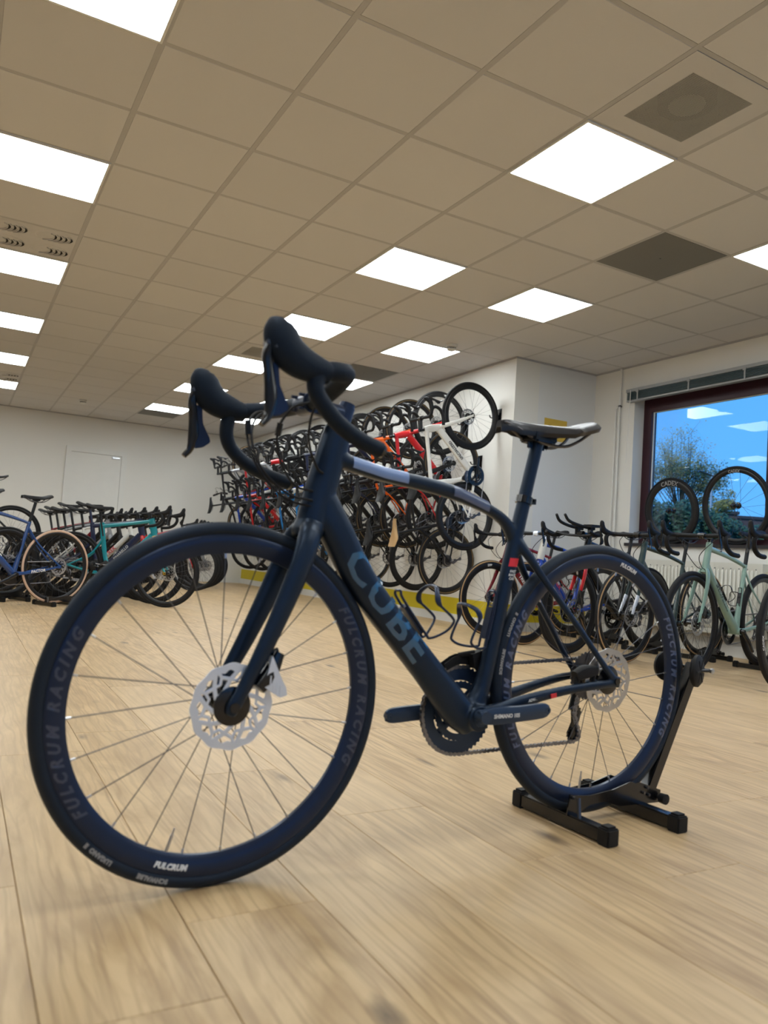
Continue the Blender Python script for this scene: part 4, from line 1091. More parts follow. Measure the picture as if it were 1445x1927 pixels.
for s in (-1, 1):
    y = s*.198; hz0 = s*.010-.006
    nb0 = len(bpy.data.objects)
    bm = NB()
    sweep(bm, [(.918, y, .942), (.948, y, .946), (.980, y, .955), (1.003, y*.995, .972), (1.014, y*.99, .995), (1.017, y*.99, 1.012), (1.016, y*.99, 1.021)],
          [(.0185, .020), (.021, .026), (.023, .031), (.0235, .033), (.0225, .031), (.018, .023), (.008, .011)], n=6, seg=20)
    hd = put('brake_hood', mesh(bm, 'brake_hood'), M['herotape'], hb, (0, 0, hz0))
    bm = NB(); box(bm, (1.030, y*.99, .985), (.016, .022, .035), Matrix.Rotation(-.25, 3, 'Y')); cyl(bm, (1.025, y-.016, .968), (1.025, y+.016, .968), .005, 10)
    bmesh.ops.bevel(bm, geom=[e for e in bm.edges], offset=.002, segments=2, affect='EDGES')
    put('shifter_front', mesh(bm, 'shifter_front'), M['dsteel'], hd)
    bm = NB()
    sweep(bm, [(1.033, y, .975), (1.036, y, .950), (1.030, y+s*.002, .915), (1.026, y+s*.005, .880), (1.030, y+s*.008, .850), (1.042, y+s*.010, .832)],
          [(.009, .008), (.0095, .009), (.008, .010), (.0075, .012), (.007, .008), (.007, .006)], n=5, seg=12)
    lv = put('brake_lever', mesh(bm, 'brake_lever'), M['gloss'], hb, (0, 0, hz0))
    bm = NB(); plate(bm, [(1.025, .945), (1.012, .940), (1.010, .905), (.992, .880), (.988, .868), (1.004, .855), (1.022, .850), (1.028, .90)], y-.007, y-.001)
    bmesh.ops.bevel(bm, geom=[e for e in bm.edges], offset=.0018, segments=2, affect='EDGES')
    put('shift_paddle', mesh(bm, 'shift_paddle'), M['herorim'], lv)
    bm = NB(); e0 = Vector(hbar(s)[-1]); d0 = (e0-Vector(hbar(s)[-2])).normalized(); sweep(bm, [e0, e0+d0*.008], [.0158, .012], seg=16); put('bar_plug', mesh(bm, 'bar_plug'), M['gloss'], hb)
# hoses
for nm, pts in (('brake_hose', [(.880, -.10, .922), (.945, -.07, .905), (.972, -.03, .850), (.955, 0, .785), (.905, .012, .735), (.850, .018, .722), (.825, .02, .725)]),
                ('brake_hose', [(.880, .05, .922), (.915, .045, .905), (.934, .03, .860), (.920, .02, .805), (.885, .02, .760), (.845, .02, .752)]),
                ('shift_cable', [(.880, .09, .928), (.885, .07, .885), (.872, .045, .84), (.845, .03, .80), (.825, .02, .79)]),
                ('shift_cable', [(.880, -.08, .920), (.940, -.06, .900), (.966, -.022, .846), (.950, .006, .785), (.900, .02, .742), (.845, .022, .733)])):
    bm = NB(); sweep(bm, pts, .0026, n=7, seg=8); hz = put(nm, mesh(bm, nm), M['black'], hero)
bm = NB(); cyl(bm, (.971, -.028, .853), (.973, -.031, .882), .0062, 10); cyl(bm, (.934, .030, .850), (.932, .035, .875), .0062, 10); put('hose_clip', mesh(bm, 'hose_clip'), M['gloss'], hero)
# seatpost, clamp, saddle
put('seatpost', post_mesh((.270, .785), (.2345, .937), (.0155, .0158)), M['heroframe'], hero)
put('seat_clamp', collar_mesh((.268, .790), .0205), M['gloss'], hero)
sd = put('saddle', saddle_mesh(x0=.078, L=.282, z=.978, W=.070, tilt=-.012, hero=True, th=.016), M['sadm'], hero); put('saddle_rails', rails_mesh(.078, .282, .984), M['dsteel'], sd)
bm = NB(); box(bm, (.232, 0, .946), (.075, .058, .026)); cyl(bm, (.262, 0, .915), (.262, 0, .95), .004, 8); cyl(bm, (.205, 0, .918), (.205, 0, .95), .004, 8)
bmesh.ops.bevel(bm, geom=[e for e in bm.edges], offset=.004, segments=2, affect='EDGES'); put('saddle_clamp', mesh(bm, 'saddle_clamp'), M['gloss'], hero)
# bottle cages
def unit(x, z): v = Vector((x, 0, z)); return v.normalized()
t1 = unit(.775-.53, .675-.393); n1 = Vector((-t1.z, 0, t1.x))
put('bottle_cage', cage_mesh(Vector((.53, 0, .393))+t1*.048+n1*.036, t1, n1, .0030, True), M['herorim'], hero)
t2 = unit(.287-.361, .706-.365); n2 = Vector((t2.z, 0, -t2.x))
put('bottle_cage', cage_mesh(Vector((.350, 0, .430))+n2*.020, t2, n2, .0030, True), M['herorim'], hero)
# painted areas, and a sky reflection laid on as colour
def shell(pts, rads, m, name, n=4, par=fr, sup=2.4):
    bm = NB(); sweep(bm, pts, rads, n=n, seg=24, sup=sup, cap=False); return put(name, mesh(bm, name), m, par)
a_, b_ = Vector((.735, 0, .617)), Vector((.53, 0, .393))
dT = (b_-a_).normalized(); nT = Vector((-dT.z, 0, dT.x)); nT = nT if nT.z > 0 else -nT
c0 = Vector((.696, 0, .562))
from mathutils.bvhtree import BVHTree
_bm = bmesh.new(); _bm.from_mesh(fr.data); FBV = BVHTree.FromBMesh(_bm)
def dt_text(x_, y_):
    # x along the tube (downwards), y up across its side: wrapped on the side of the tube
    ph = y_/.034; ph = max(-1.2, min(1.2, ph))
    p_ = Vector((.655, 0, .527))+dT*x_+nT*(.0300*sin(ph))
    h_ = FBV.ray_cast(Vector((p_.x, .2, p_.z)), Vector((0, -1, 0)))
    return Vector((p_.x, (h_[0].y if h_[0] else .012)+.0011, p_.z))
o = lettering('lettering', 'CUBE', .108, dt_text, M['glossblue'], fr, space=1.12, bold=.003, sub=2)
o = lettering('lettering', 'CUBE', .108, lambda x_, y_: (lambda v: Vector((v.x, -v.y, v.z)))(dt_text(-x_, y_)), M['glossblue'], fr, space=1.12, bold=.003, sub=2)
def tt_patch(u0_, u1_, name):
    P = [(.755, .820), (.672, .806), (.56, .797), (.47, .784), (.375, .757), (.325, .732)]
    def zc(u):
        for i in range(len(P)-1):
            if P[i+1][0] <= u <= P[i][0]: f = (u-P[i+1][0])/(P[i][0]-P[i+1][0]); return P[i+1][1]+f*(P[i][1]-P[i+1][1])
        return P[0][1]
    bm = NB(); N = 14; rows = []
    for i in range(N+1):
        u = u0_+(u1_-u0_)*i/N; row = []
        sc_ = .0192-.0045*max(0, min(1, (.76-u)/.4))
        for k in range(9):
            ph = -.55+1.6*k/8; e = 2/2.4
            row.append(bm.verts.new((u, sc_*abs(cos(ph))**e+.0008, zc(u)+(.0168)*math.copysign(abs(sin(ph))**e, sin(ph))+.0004)))
        rows.append(row)
    for i in range(N):
        for k in range(8): bm.faces.new((rows[i][k], rows[i+1][k], rows[i+1][k+1], rows[i][k+1]))
    return put(name, mesh(bm, name), M['skysheen'] if u0_ > .6 else M['slate'], fr)
tt_patch(.755, .615, 'sheen_and_paint_panel'); tt_patch(.490, .385, 'sheen_and_paint_panel')  # first panel: sky reflection painted on; second: slate paint
def st_patch(z0, z1, m, name):
    bm = NB(); rows = []
    for i in range(7):
        z = z0+(z1-z0)*i/6; u = .287+(.706-z)/(.706-.515)*(.329-.287); row = []
        for k in range(9):
            ph = -.75+1.5*k/8; row.append(bm.verts.new((u+.0195*sin(ph), .0172*cos(ph)+.0008, z)))
        rows.append(row)
    for i in range(6):
        for k in range(8): bm.faces.new((rows[i][k], rows[i+1][k], rows[i+1][k+1], rows[i][k+1]))
    return put(name, mesh(bm, name), m, fr)
st_patch(.648, .628, M['redtag'], 'sticker')
def st_text(z0): return lambda x_, y_: Vector((.287+(.706-(z0+y_))/(.706-.515)*.042-x_, .0185*cos(x_/.0195)+.0008, z0+y_))
for zz, tx, sz in ((.6165, 'FAST', .008), (.608, 'RACE', .008), (.5995, 'C:62', .008)): lettering('lettering', tx, sz, st_text(zz), M['wtext'], fr, bold=.0003)
lettering('lettering', 'ADVANCED', .009, lambda x_, y_: Vector((.235-x_, .0405+.05*(.257-(.235-x_))*.6+.0035, .3215+.15*(.235-(.235-x_))*0+(x_)*.17+y_)), M['wtext'], fr, bold=.0003)
bm = NB(); box(bm, (.188, .0515, .3285), (.017, .003, .0095), Matrix.Rotation(.15, 3, 'Y')); put('sticker', mesh(bm, 'sticker', False), M['redtag'], fr)

# floor stand (hero frame coordinates: X towards the front of the bike)
def stand_parts(root):
    def bev(bm, w=.003): bmesh.ops.bevel(bm, geom=[e for e in bm.edges], offset=w, segments=2, affect='EDGES')
    bm = NB(); box2(bm, (-.016, -.155, .004), (.016, .155, .036)); bev(bm); cb = mesh(bm, 'crossbar')
    bm = NB(); box2(bm, (-.019, -.0175, 0), (.019, .0175, .040)); bev(bm); g = box2(bm, (-.012, -.011, .0385), (.012, .011, .045)); ec = mesh(bm, 'end_cap')
    for u in (.088, -.160):
        c = put('crossbar', cb, M['gloss'], root, (u, 0, 0))
        for s in (-1, 1): put('end_cap', ec, M['black'], c, (0, s*.1475, 0))
    poly = [(.108, .034), (.100, .084), (.085, .080), (.03, .074), (-.05, .080), (-.118, .094), (-.135, .088), (-.150, .090), (-.235, .062), (-.235, .030), (-.14, .034), (-.08, .036), (-.02, .054), (.03, .052), (.07, .034)]
    bm = NB(); plate(bm, poly, -.0015, .0015); pm = mesh(bm, 'cradle_plate', False)
    for s in (-1, 1): put('cradle_plate', pm, M['gloss'], root, (0, s*.034, 0))
    bm = NB(); cyl(bm, (0, -.001, 0), (0, .006, 0), .004, 8); bo = mesh(bm, 'bolt')
    for u, z in ((-.165, .062), (-.178, .074), (-.185, .055), (.09, .075)): put('bolt', bo, M['dsteel'], root, (u, .036, z))
    bm = NB(); cyl(bm, (-.225, -.036, .045), (-.225, .046, .045), .005, 8); lathe(bm, [(.0001, .045), (.013, .045), (.014, .062), (.0001, .064)], 12, closed=False, c=(-.225, 0, .045)); put('hinge_knob', mesh(bm, 'hinge_knob'), M['black'], root)
    A, B = Vector((-.215, 0, .035)), Vector((-.400, 0, .385)); d_ = (B-A).normalized(); L_ = (B-A).length
    bm = NB(); box(bm, (A+B)/2, (.034, .030, L_), Matrix.Rotation(math.atan2(d_.x, d_.z), 3, 'Y')); bev(bm); po = put('upright_post', mesh(bm, 'upright_post'), M['gloss'], root)
    bm = NB(); cyl(bm, B+Vector((0, -.058, -.01)), B+Vector((0, .058, -.01)), .005, 8)
    for s in (-1, 1): cyl(bm, (-.352, s*.050, .375), (-.400, s*.056, .375), .005, 8)
    put('axle_rod', mesh(bm, 'axle_rod'), M['gloss'], root)
    bm = NB(); lathe(bm, [(.0001, -.010), (.036, -.010), (.044, -.004), (.044, .004), (.036, .010), (.0001, .010)], 28, closed=False)
    for k in range(6): a = k*PI/3; box(bm, (.02*cos(a), .010, .02*sin(a)), (.03, .003, .004), Matrix.Rotation(-a, 3, 'Y'))
    rm = mesh(bm, 'roller')
    for s in (-1, 1): put('roller', rm, M['black'], root, (-.352, s*.047, .375), (0, 0, s*.35+(PI if s < 0 else 0)))
    bm = NB(); lathe(bm, [(.0001, .057), (.008, .057), (.008, .063), (.0001, .064)], 10, closed=False, c=(-.400, 0, .375)); put('bolt_cap', mesh(bm, 'bolt_cap'), M['steel'], root)
    bm = NB(); cyl(bm, (.085, .050, .078), (.10, .072, .006), .0045, 8); put('kick_rod', mesh(bm, 'kick_rod'), M['dsteel'], root)
stand = tag(empty('bicycle_stand', (1.4579, 1.478, 0), (0, 0, HY)), 'black steel floor stand with rollers holding the foreground bike rear wheel', 'bike stand')
stand_parts(stand)

# ------------------------------------------------------------------ bicycles hung on the right-hand wall
bm = NB(); box2(bm, (-.006, -.045, -.12), (0, .045, .12)); sweep(bm, [(-.006, 0, .06), (-.05, 0, .03), (-.10, 0, .02), (-.118, 0, .045)], .006, n=4, seg=8)
sweep(bm, [(-.006, .03, -.09), (-.03, .03, -.02), (-.05, .012, .03)], .004, n=3, seg=6)
hook_me = mesh(bm, 'hook'); 
K_ = M
HANG = [  # (spec, colour words)
 (dict(frame=K_['bwhite'], depth=.050, side=M['tyre'], text=('SPECIALIZED', M['ktext'], .040), style='aero', crank=0.0), 'white frame with black lettering'),
 (dict(frame=K_['carbon'], depth=.045, side=M['darktan'], saddle=K_['tansaddle'], crank=-.3), 'black frame with a tan saddle'),
 (dict(frame=K_['red'], depth=.038, rimtext='VISION', style='aero', crank=.2, saddle=M['carbon']), 'bright red frame'),
 (dict(frame=K_['carbon'], depth=.045, side=M['tyre'], crank=-.2), 'black frame and deep black rims'),
 (dict(frame=K_['orange'], depth=.040, side=M['darktan'], text=('ONE', M['ktext'], .05), crank=.3), 'orange frame'),
 (dict(frame=K_['carbon'], depth=.032, crank=.1), 'matt black frame'),
 (dict(frame=K_['navy'], depth=.045, side=M['darktan'], crank=-.1), 'navy frame and brown tyre walls'),
 (dict(frame=K_['carbon'], depth=.030, side=M['darktan'], crank=.4), 'black frame and brown tyre walls'),
 (dict(frame=K_['carbon'], depth=.050, crank=.15), 'black frame'),
 (dict(frame=K_['carbon'], depth=.030, head=K_['greyp'], crank=-.4), 'black frame with a grey head tube'),
 (dict(frame=K_['navy'], depth=.040, crank=.1), 'navy frame'),
 (dict(frame=K_['bluep'], depth=.030, head=K_['bwhite'], crank=.1), 'bright blue frame, white head tube'),
 (dict(frame=K_['carbon'], depth=.040, style='aero', crank=.3), 'black aero frame'),
 (dict(frame=K_['bluep'], depth=.030, crank=.1, fork=K_['cobalt']), 'blue frame and cobalt fork'),
 (dict(frame=K_['carbon'], depth=.030, head=K_['red'], crank=-.2), 'black frame with a red head tube'),
 (dict(frame=K_['carbon'], depth=.040, crank=.0), 'black frame'),
 (dict(frame=K_['greyp'], depth=.030, crank=.2), 'grey frame'),
 (dict(frame=K_['red'], depth=.030, crank=.2, fork=K_['bwhite']), 'red frame and white fork'),
 (dict(frame=K_['red'], depth=.030, text=('SCOTT', M['wtext'], .045), crank=.2), 'red frame with white lettering'),
 (dict(frame=K_['cobalt'], depth=.030, crank=.1), 'cobalt blue frame'),
 (dict(frame=K_['greyp'], fork=K_['bwhite'], depth=.020, tw=.019, bar='flat', style='mtb', crank=.1), 'grey frame, white fork and flat handlebar'),
 (dict(frame=K_['carbon'], depth=.020, tw=.019, bar='flat', style='mtb', fork=K_['darkred'], crank=.1), 'black frame and flat handlebar'),
 (dict(frame=K_['carbon'], depth=.030, side=M['tan'], crank=.1), 'black frame and tan tyre walls'),
]
ORDN = ['first', 'second', 'third', 'fourth', 'fifth', 'sixth', 'seventh', 'eighth', 'ninth', 'tenth', 'eleventh', 'twelfth', 'thirteenth']
y = 6.24
for i, (spec, words) in enumerate(HANG):
    high = i % 2 == 0; z = 1.095 if high else .645
    lab = '%s, %s from the pillar, %s hanging row' % (words[0].upper()*0+'bike with '+words, ORDN[i//2], 'upper' if high else 'lower')
    b = bicycle('hanging_bicycle', spec, lab, 'bikes hung upright on the right-hand wall')
    b.location = (XA-.007, y, z); b.rotation_euler = (0, -PI/2, 0)
    h = put('wall_hook', hook_me, M['gloss'], None, (XA-.0015, y, z+.993+.0)); tag(h, 'black hook behind the %s %s-row hanging bike' % (ORDN[i//2], 'upper' if high else 'lower'), 'hook', 'hooks that hold the hanging bikes')
    y += .285 if i < 6 else .30

# ------------------------------------------------------------------ bicycles standing in front of the window wall, noses into the room
def floor_bike(spec, lab, group, fx, fy, toward_rear, stand_=True, lift=.02, wl=.993, steer=0, name='standing_bicycle', slab=None):
    """front axle over (fx, fy); toward_rear: angle of the direction from front to rear"""
    b = bicycle(name, spec, lab, group)
    rx, ry = fx+wl*cos(toward_rear), fy+wl*sin(toward_rear)
    b.location = (rx, ry, lift); b.rotation_euler = (0, math.asin(lift/.993), toward_rear+PI)
    if stand_:
        s = tag(empty('bicycle_stand', (rx, ry, 0), (0, 0, toward_rear+PI)), slab, 'bike stand', 'black floor stands under the parked bikes')
        for ch in stand.children: copy_tree(ch, s)
    return b
WR = [
 (dict(frame=K_['darkred'], fork=K_['darkred'], depth=.055, side=M['tan'], text=('TREK', M['wtext'], .05), rimtext='ZIPP', crank=.3), 'dark red bike with white lettering parked against the column', 4.27, 5.66, .02),
 (dict(frame=K_['cobalt'], fork=K_['cobalt'], head=K_['bwhite'], depth=.050, side=M['tan'], rimtext='DUKE', text=('TREK', M['redtag'], .05), stem=K_['silver'], crank=.8, cage=True), 'red and blue bike with a white head tube, second from the column', 4.12, 4.98, .13),
 (dict(frame=K_['gloss'], fork=K_['red'], depth=.055, tip=K_['gloss'], bar='aero', side=M['tyre'], style='aero', crank=.4), 'time-trial bike with black aero bars, third from the column', 4.10, 4.44, .14),
 (dict(frame=K_['dgreen'], fork=K_['dgreen'], tip=K_['silver'], depth=.035, side=M['tan'], crank=1.2), 'dark green bike with silver fork tips and tan tyre walls', 4.21, 3.98, .14),
 (dict(frame=K_['mint'], fork=K_['mint'], depth=.032, tw=.017, side=M['tyre'], text=('SPECIALIZED', M['dgreen'], .045), crank=.9, cage=True), 'mint green bike with a bottle cage below the window', 4.243, 3.45, .17),
 (dict(frame=K_['carbon'], depth=.050, rimtext='CADEX', crank=.5), 'black bike with deep lettered rims at the right edge', 4.35, 2.87, .17),
]
for n_, (spec, lab, fx, fy, ps) in enumerate(WR):
    floor_bike(spec, lab, 'bikes parked under the window', fx, fy, ps, slab='black floor stand under the ' + lab.split(' with')[0].split(' parked')[0] + [' by the column', ' with a white head tube', '', '', ' below the window', ' at the right edge'][n_])

# ------------------------------------------------------------------ bicycles standing on the left
LBLUE = [
 (dict(frame=K_['deepblue'], depth=.030, side=M['pinktan'], text=('FACTOR', M['wtext'], .07), crank=2.7, cage=True), 'deep blue bike with pale tan tyre walls at the left edge', .833, 7.70, .0),
 (dict(frame=K_['carbon'], depth=.045, crank=.3), 'black bike directly behind the deep blue bike', .44, 8.10, .0),
 (dict(frame=K_['carbon'], depth=.035, crank=.6, side=M['darktan']), 'black bike second behind the deep blue bike', .38, 8.50, 0),
 (dict(frame=K_['greyp'], depth=.035, crank=.6), 'grey bike third behind the deep blue bike', .32, 8.92, 0)]
for n_, (spec, lab, rx, ry, _) in enumerate(LBLUE):
    a = .47; fx, fy = rx-.993*cos(a), ry-.993*sin(a)
    floor_bike(spec, lab, 'bikes standing at the left edge', fx, fy, a, slab='black floor stand under the %s' % lab.split(' at the')[0].split(' with')[0])
lb = [b for b in bpy.data.objects if b.get('label') == LBLUE[0][1]][0]
fb = [c for c in bpy.data.objects if c.parent == lb and c.name.startswith('frame')][0]
lettering('lettering', 'FACTOR', .034, lambda x_, y_: Vector((.20-x_, .0545-.05*(-x_), .298-.13*(-x_)*1+y_)), M['wtext'], fb, bold=.001)
TEAL = [
 (dict(frame=K_['teal'], fork=K_['yellow'], tip=K_['teal'], depth=.035, style='aero', crank=.5), 'teal bike with a yellow fork, front of its row'),
 (dict(frame=K_['navy'], fork=K_['red'], depth=.040, text=('PINARELLO', M['wtext'], .04), style='aero', post=K_['navy'], crank=.2), 'navy bike with a red fork behind the teal bike'),
 (dict(frame=K_['bwhite'], fork=K_['carbon'], depth=.040, text=('TREK', M['redtag'], .06), crank=.3), 'white bike with red lettering, third of the teal row'),
 (dict(frame=K_['carbon'], depth=.040, crank=.3), 'black bike, fourth of the teal row'),
 (dict(frame=K_['greyp'], depth=.030, crank=.1), 'grey bike, fifth of the teal row'),
 (dict(frame=K_['carbon'], depth=.030, side=M['tan'], crank=.6), 'black bike with tan tyre walls, sixth of the teal row'),
 (dict(frame=K_['darkred'], depth=.030, crank=.6), 'dark red bike, rearmost of the teal row')]
for n_, (spec, lab) in enumerate(TEAL):
    a = PI-math.radians(34)+.0*n_
    fx, fy = 1.86-.035*n_, 7.80+.41*n_
    floor_bike(spec, lab, 'bikes in the row behind the deep blue bike', fx, fy, a, stand_=n_ < 3, lift=.02 if n_ < 3 else 0, slab='black floor stand under the ' + lab.split(',')[0])
FARR = [(dict(frame=K_['red'], fork=K_['red'], depth=.030), 'red bike standing near the far end of the wall'),
 (dict(frame=K_['carbon'], depth=.040), 'black bike second in the far group by the yellow band'), (dict(frame=K_['carbon'], depth=.045), 'black bike third in the far group by the yellow band'),
 (dict(frame=K_['greyp'], depth=.030), 'grey bike rearmost in the far group by the yellow band')]
for n_, (spec, lab) in enumerate(FARR):
    floor_bike(spec, lab, 'bikes at the far end of the room', 2.95+.16*n_, 10.75+.36*n_, PI-math.radians(30), stand_=False, lift=0)
# a bike raised on a low plinth behind the deep blue one
pl = tag(empty('display_plinth', (.2, 10.3, 0), (0, 0, .1)), 'low black display plinth behind the bikes at the left edge', 'plinth')
bm = NB(); box2(bm, (-.75, -.2, 0), (.75, .2, .30)); bmesh.ops.bevel(bm, geom=[e for e in bm.edges], offset=.01, segments=2, affect='EDGES'); put('body', mesh(bm, 'body'), M['gloss'], pl)
b = bicycle('standing_bicycle', dict(frame=K_['carbon'], depth=.035, crank=.4), 'black bike raised on a plinth, its rear wheel above the others', 'bikes standing at the left edge')
b.location = (.58, 10.34, .30); b.rotation_euler = (0, 0, PI+.1)

# ------------------------------------------------------------------ loose wheels on the window sill
def loose_wheel(loc, rz, R, depth, lab, txt):
    t = tag(empty('loose_wheelset', loc, (math.radians(-6), 0, rz)), lab, 'wheel', 'loose wheels on the window sill')
    w = put('rim', rim_mesh(R=R, depth=depth, seg=80, hw=.0125), M['carbon'], t, (0, 0, R)); put('tyre', tyre_mesh(R=R, seg=80), [M['tyre'], M['tyre']], t, (0, 0, R))
    h = put('hub', hub_mesh(False), M['gloss'], t, (0, 0, R))
    for k in range(18):
        a, e = spoke_pts(k, 18, R-.028-depth+.004); bm = NB(); cyl(bm, a, e, .0012, 4); put('spoke', mesh(bm, 'spoke'), M['spoke'], t, (0, 0, R))
    R_ = R-.028-depth*.45
    for s in (1, -1):
        lettering('rim_lettering', txt, .034 if depth < .04 else .058, lambda x_, y_: ((R_+y_)*cos(PI/2-s*x_/R_*-1), s*.0145, (R_+y_)*sin(PI/2-s*x_/R_*-1)), M['gtext'], w, bold=.0006, sub=1)
loose_wheel((XW+.072, 4.985, WZ0+.0005), PI/2, .31, .056, 'deep-rimmed wheel with grey lettering, left of the two on the sill', 'CADEX')
loose_wheel((XW+.072, 4.30, WZ0+.0005), PI/2, .339, .034, 'larger wheel with shallower rim, right of the two on the sill', 'CADEX')

# ------------------------------------------------------------------ outside the window
def dirp(x, y): return FW+RT*((x-722.5)/1451.5)-UP*((y-963.5)/1451.5)
gz = -.35
gr = tag(empty('lawn', (0, 0, 0)), kind='structure'); bpy.data.objects.remove(gr)
bm = NB(); box2(bm, (XW+.6, -60, gz-.3), (160, 140, gz)); tag(put('ground_outside', mesh(bm, 'ground_outside', False), M['grass']), kind='structure')
def leaves(name, centres, n, size, m, parent):
    bm = NB(); rnd = random.Random(len(name)+n)
    tot = sum(c[1].x*c[1].z for c in centres)
    for c, r in centres:
        for _ in range(int(n*r.x*r.z/tot)):
            while True:
                v = Vector((rnd.uniform(-1, 1), rnd.uniform(-1, 1), rnd.uniform(-1, 1)))
                if .35 < v.length < 1: break
            p = c+Vector((v.x*r.x, v.y*r.y, v.z*r.z)); s = size*rnd.uniform(.6, 1.3)
            a = Vector((rnd.gauss(0, 1), rnd.gauss(0, 1), rnd.gauss(0, .6))).normalized(); b_ = a.orthogonal().normalized(); a *= s; b_ *= s*.55
            bm.faces.new([bm.verts.new(p+q) for q in (a, b_, -a, -b_)])
    me = mesh(bm, name, False); return tag(put(name, me, m, parent), kind='stuff')
def zp(x, y, dist): return (dirp(x, y)*dist).z+CAMZ-gz          # height above the lawn of a point seen at that pixel and depth
# airy tree
T0 = dirp(1280, 960)*36; T0.z = gz; H0 = zp(1280, 965, 36); H1 = zp(1280, 806, 36)
tree = tag(empty('tree', T0), 'airy tree with thin upright branches and yellowing leaves outside the window', 'tree')
bm = NB(); rnd = random.Random(3); sweep(bm, [(0, 0, -.02), (.05, 0, H0*.5), (0, .05, H0+.2)], [.16, .12, .09], n=3, seg=8)
put('trunk', mesh(bm, 'trunk'), M['bark'], tree)
bm = NB(); tips = []; HT = H1-H0
for k in range(60):
    an = k*2.4; el = rnd.uniform(.1, 1.0)
    st_ = Vector((0, .03, H0+rnd.uniform(-.6, .3))); top = Vector((cos(an)*el*1.9, sin(an)*el*1.9, H0+HT*(1.0-.55*el*el)*rnd.uniform(.75, 1)))
    mid = st_.lerp(top, .5)+Vector((cos(an)*.18, sin(an)*.18, -.05)); end = top
    sweep(bm, [st_, mid, end], [.030, .016, .005], n=3, seg=4); tips += [mid.lerp(end, .3), mid.lerp(end, .7), end]
    for j in range(4):
        s0 = mid.lerp(end, rnd.random()); e0 = s0+Vector((rnd.uniform(-.5, .5), rnd.uniform(-.5, .5), rnd.uniform(.1, .6))); sweep(bm, [s0, e0], [.008, .003], seg=3); tips.append(e0)
tag(put('branches', mesh(bm, 'branches'), M['bark'], tree), kind='stuff')
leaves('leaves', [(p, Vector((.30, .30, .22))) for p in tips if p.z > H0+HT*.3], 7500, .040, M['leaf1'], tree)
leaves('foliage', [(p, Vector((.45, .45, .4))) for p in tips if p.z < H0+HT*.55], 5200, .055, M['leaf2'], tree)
# second denser tree to the right and behind
T1 = dirp(1347, 960)*44; T1.z = gz; B0, B1 = zp(1347, 1000, 44), zp(1347, 905, 44)
t2_ = tag(empty('tree', T1), 'dense green tree behind the lamp post outside the window', 'tree')
bm = NB(); sweep(bm, [(0, 0, -.02), (0, .1, B0*.6), (.1, 0, B0+.5)], [.2, .15, .08], n=3, seg=8); put('trunk', mesh(bm, 'trunk'), M['bark'], t2_)
leaves('foliage', [(Vector((rnd.uniform(-1.1, 1.1), rnd.uniform(-1.1, 1.1), rnd.uniform(B0, B1))), Vector((.5, .5, .35))) for _ in range(30)], 6500, .075, M['leaf1'], t2_)
# shrubs
for k, (px_, dist, yt, w_) in enumerate(((1222, 22, 930, .75), (1256, 22.4, 940, .75), (1290, 22, 935, .75), (1324, 22.4, 952, .75), (1358, 22, 962, .75), (1392, 22.4, 976, .75), (1426, 22, 984, .75), (1460, 22.4, 978, .75))):
    p = dirp(px_, 960)*dist; p.z = gz; h = zp(px_, yt, dist)-.1
    sh = tag(empty('shrub', p), 'dark green leafy shrub, %s from the left outside the window' % ORDN[k], 'shrub', 'row of shrubs outside the window')
    bm = NB()
    for j in range(6): sweep(bm, [(rnd.uniform(-.15, .15), rnd.uniform(-.15, .15), -.02), (rnd.uniform(-.2, .2), rnd.uniform(-.2, .2), h*.7)], [.03, .01], seg=4)
    put('stems', mesh(bm, 'stems'), M['bark'], sh)
    leaves('foliage', [(Vector((rnd.uniform(-.1, .1), rnd.uniform(-.1, .1), .25+(h-.5)*q/13)), Vector((.34, .34, .30))) for q in range(14)], 5200, .060, M['leaf2'], sh)
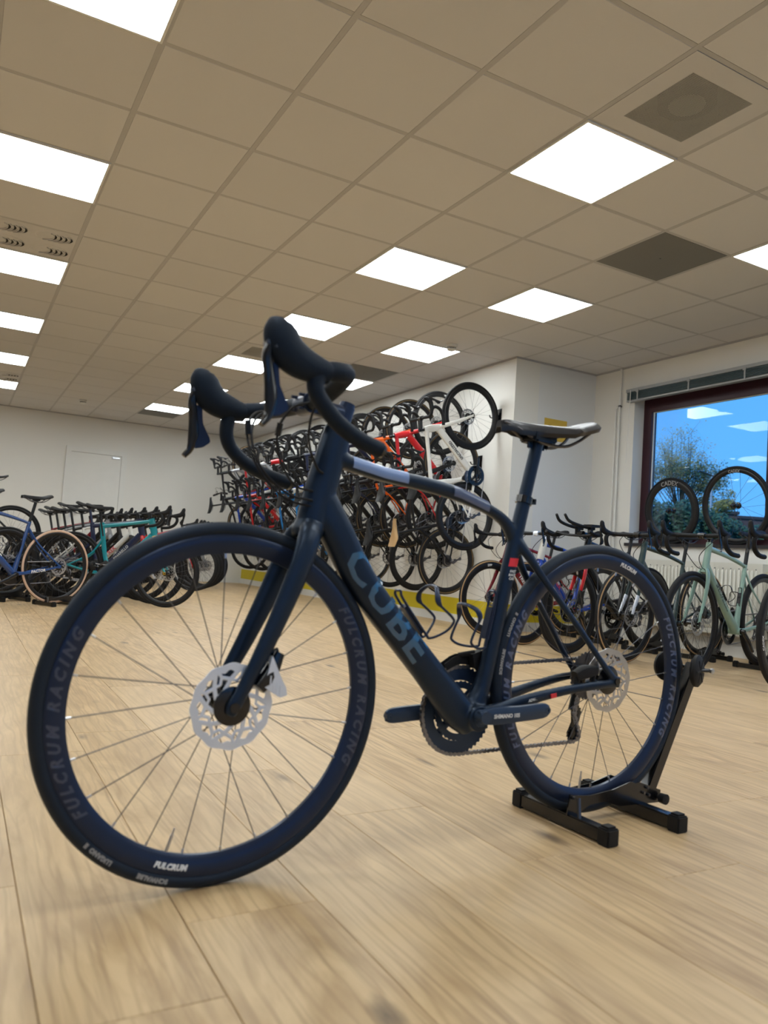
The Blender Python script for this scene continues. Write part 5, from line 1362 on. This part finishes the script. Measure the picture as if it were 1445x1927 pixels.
# lamp post
p = dirp(1337, 960)*30; p.z = gz; LH = zp(1337, 893, 30)
lp = tag(empty('street_lamp', p), 'tall grey twin-headed street lamp outside the window', 'street lamp')
bm = NB(); cyl(bm, (0, 0, 0), (0, 0, LH), .055, 12, r2=.04); put('pole', mesh(bm, 'pole'), M['pole'], lp)
for s in (-1, 1):
    bm = NB(); q = RT*s; q = Vector((q.x, q.y, 0)).normalized(); a = Vector((0, 0, LH-.04)); e = a+q*.52+Vector((0, 0, .16 if s < 0 else .02))
    sweep(bm, [a, a+(e-a)*.3, e], [(.05, .03), (.11, .035), (.10, .025)], seg=8, sup=4, side=q.cross(Vector((0, 0, 1)))); put('lamp_head', mesh(bm, 'lamp_head'), M['dsteel'], lp)
# buildings beyond
def building(px0, px1, ytop, dist, lab, m='brick'):
    a = dirp(px0, 960)*dist; b_ = dirp(px1, 960)*dist; top = (dirp((px0+px1)/2, ytop)*dist).z+CAMZ
    d_ = Vector((b_.x-a.x, b_.y-a.y, 0)); w = d_.length; c = (a+b_)/2; dep = 5
    bd = tag(empty('building', (c.x, c.y, gz), (0, 0, math.atan2(d_.y, d_.x))), lab, 'building')
    h = top-gz
    bm = NB(); box2(bm, (-w/2, 0, 0), (w/2, dep, h-.2)); put('walls', mesh(bm, 'walls', False), M[m], bd)
    bm = NB(); box2(bm, (-w/2-.1, -.1, h-.2), (w/2+.1, dep+.1, h)); put('roof', mesh(bm, 'roof', False), M['roof'], bd)
    n = max(2, int(w/1.4))
    for k in range(n):
        x = -w/2+(k+.5)*w/n; bm = NB(); box2(bm, (x-.35, -.04, h*.45), (x+.35, .03, h*.75)); wf = put('window', mesh(bm, 'window', False), M['white'], bd)
        bm = NB(); box2(bm, (x-.30, -.045, h*.45+.05), (x+.30, -.0405, h*.75-.05)); put('pane', mesh(bm, 'pane', False), M['gloss'], wf)
    return bd
building(1362, 1388, 962, 52, 'small dark flat-roofed tower beyond the shrubs')
building(1391, 1470, 973, 56, 'long low dark building beyond the shrubs at the right')
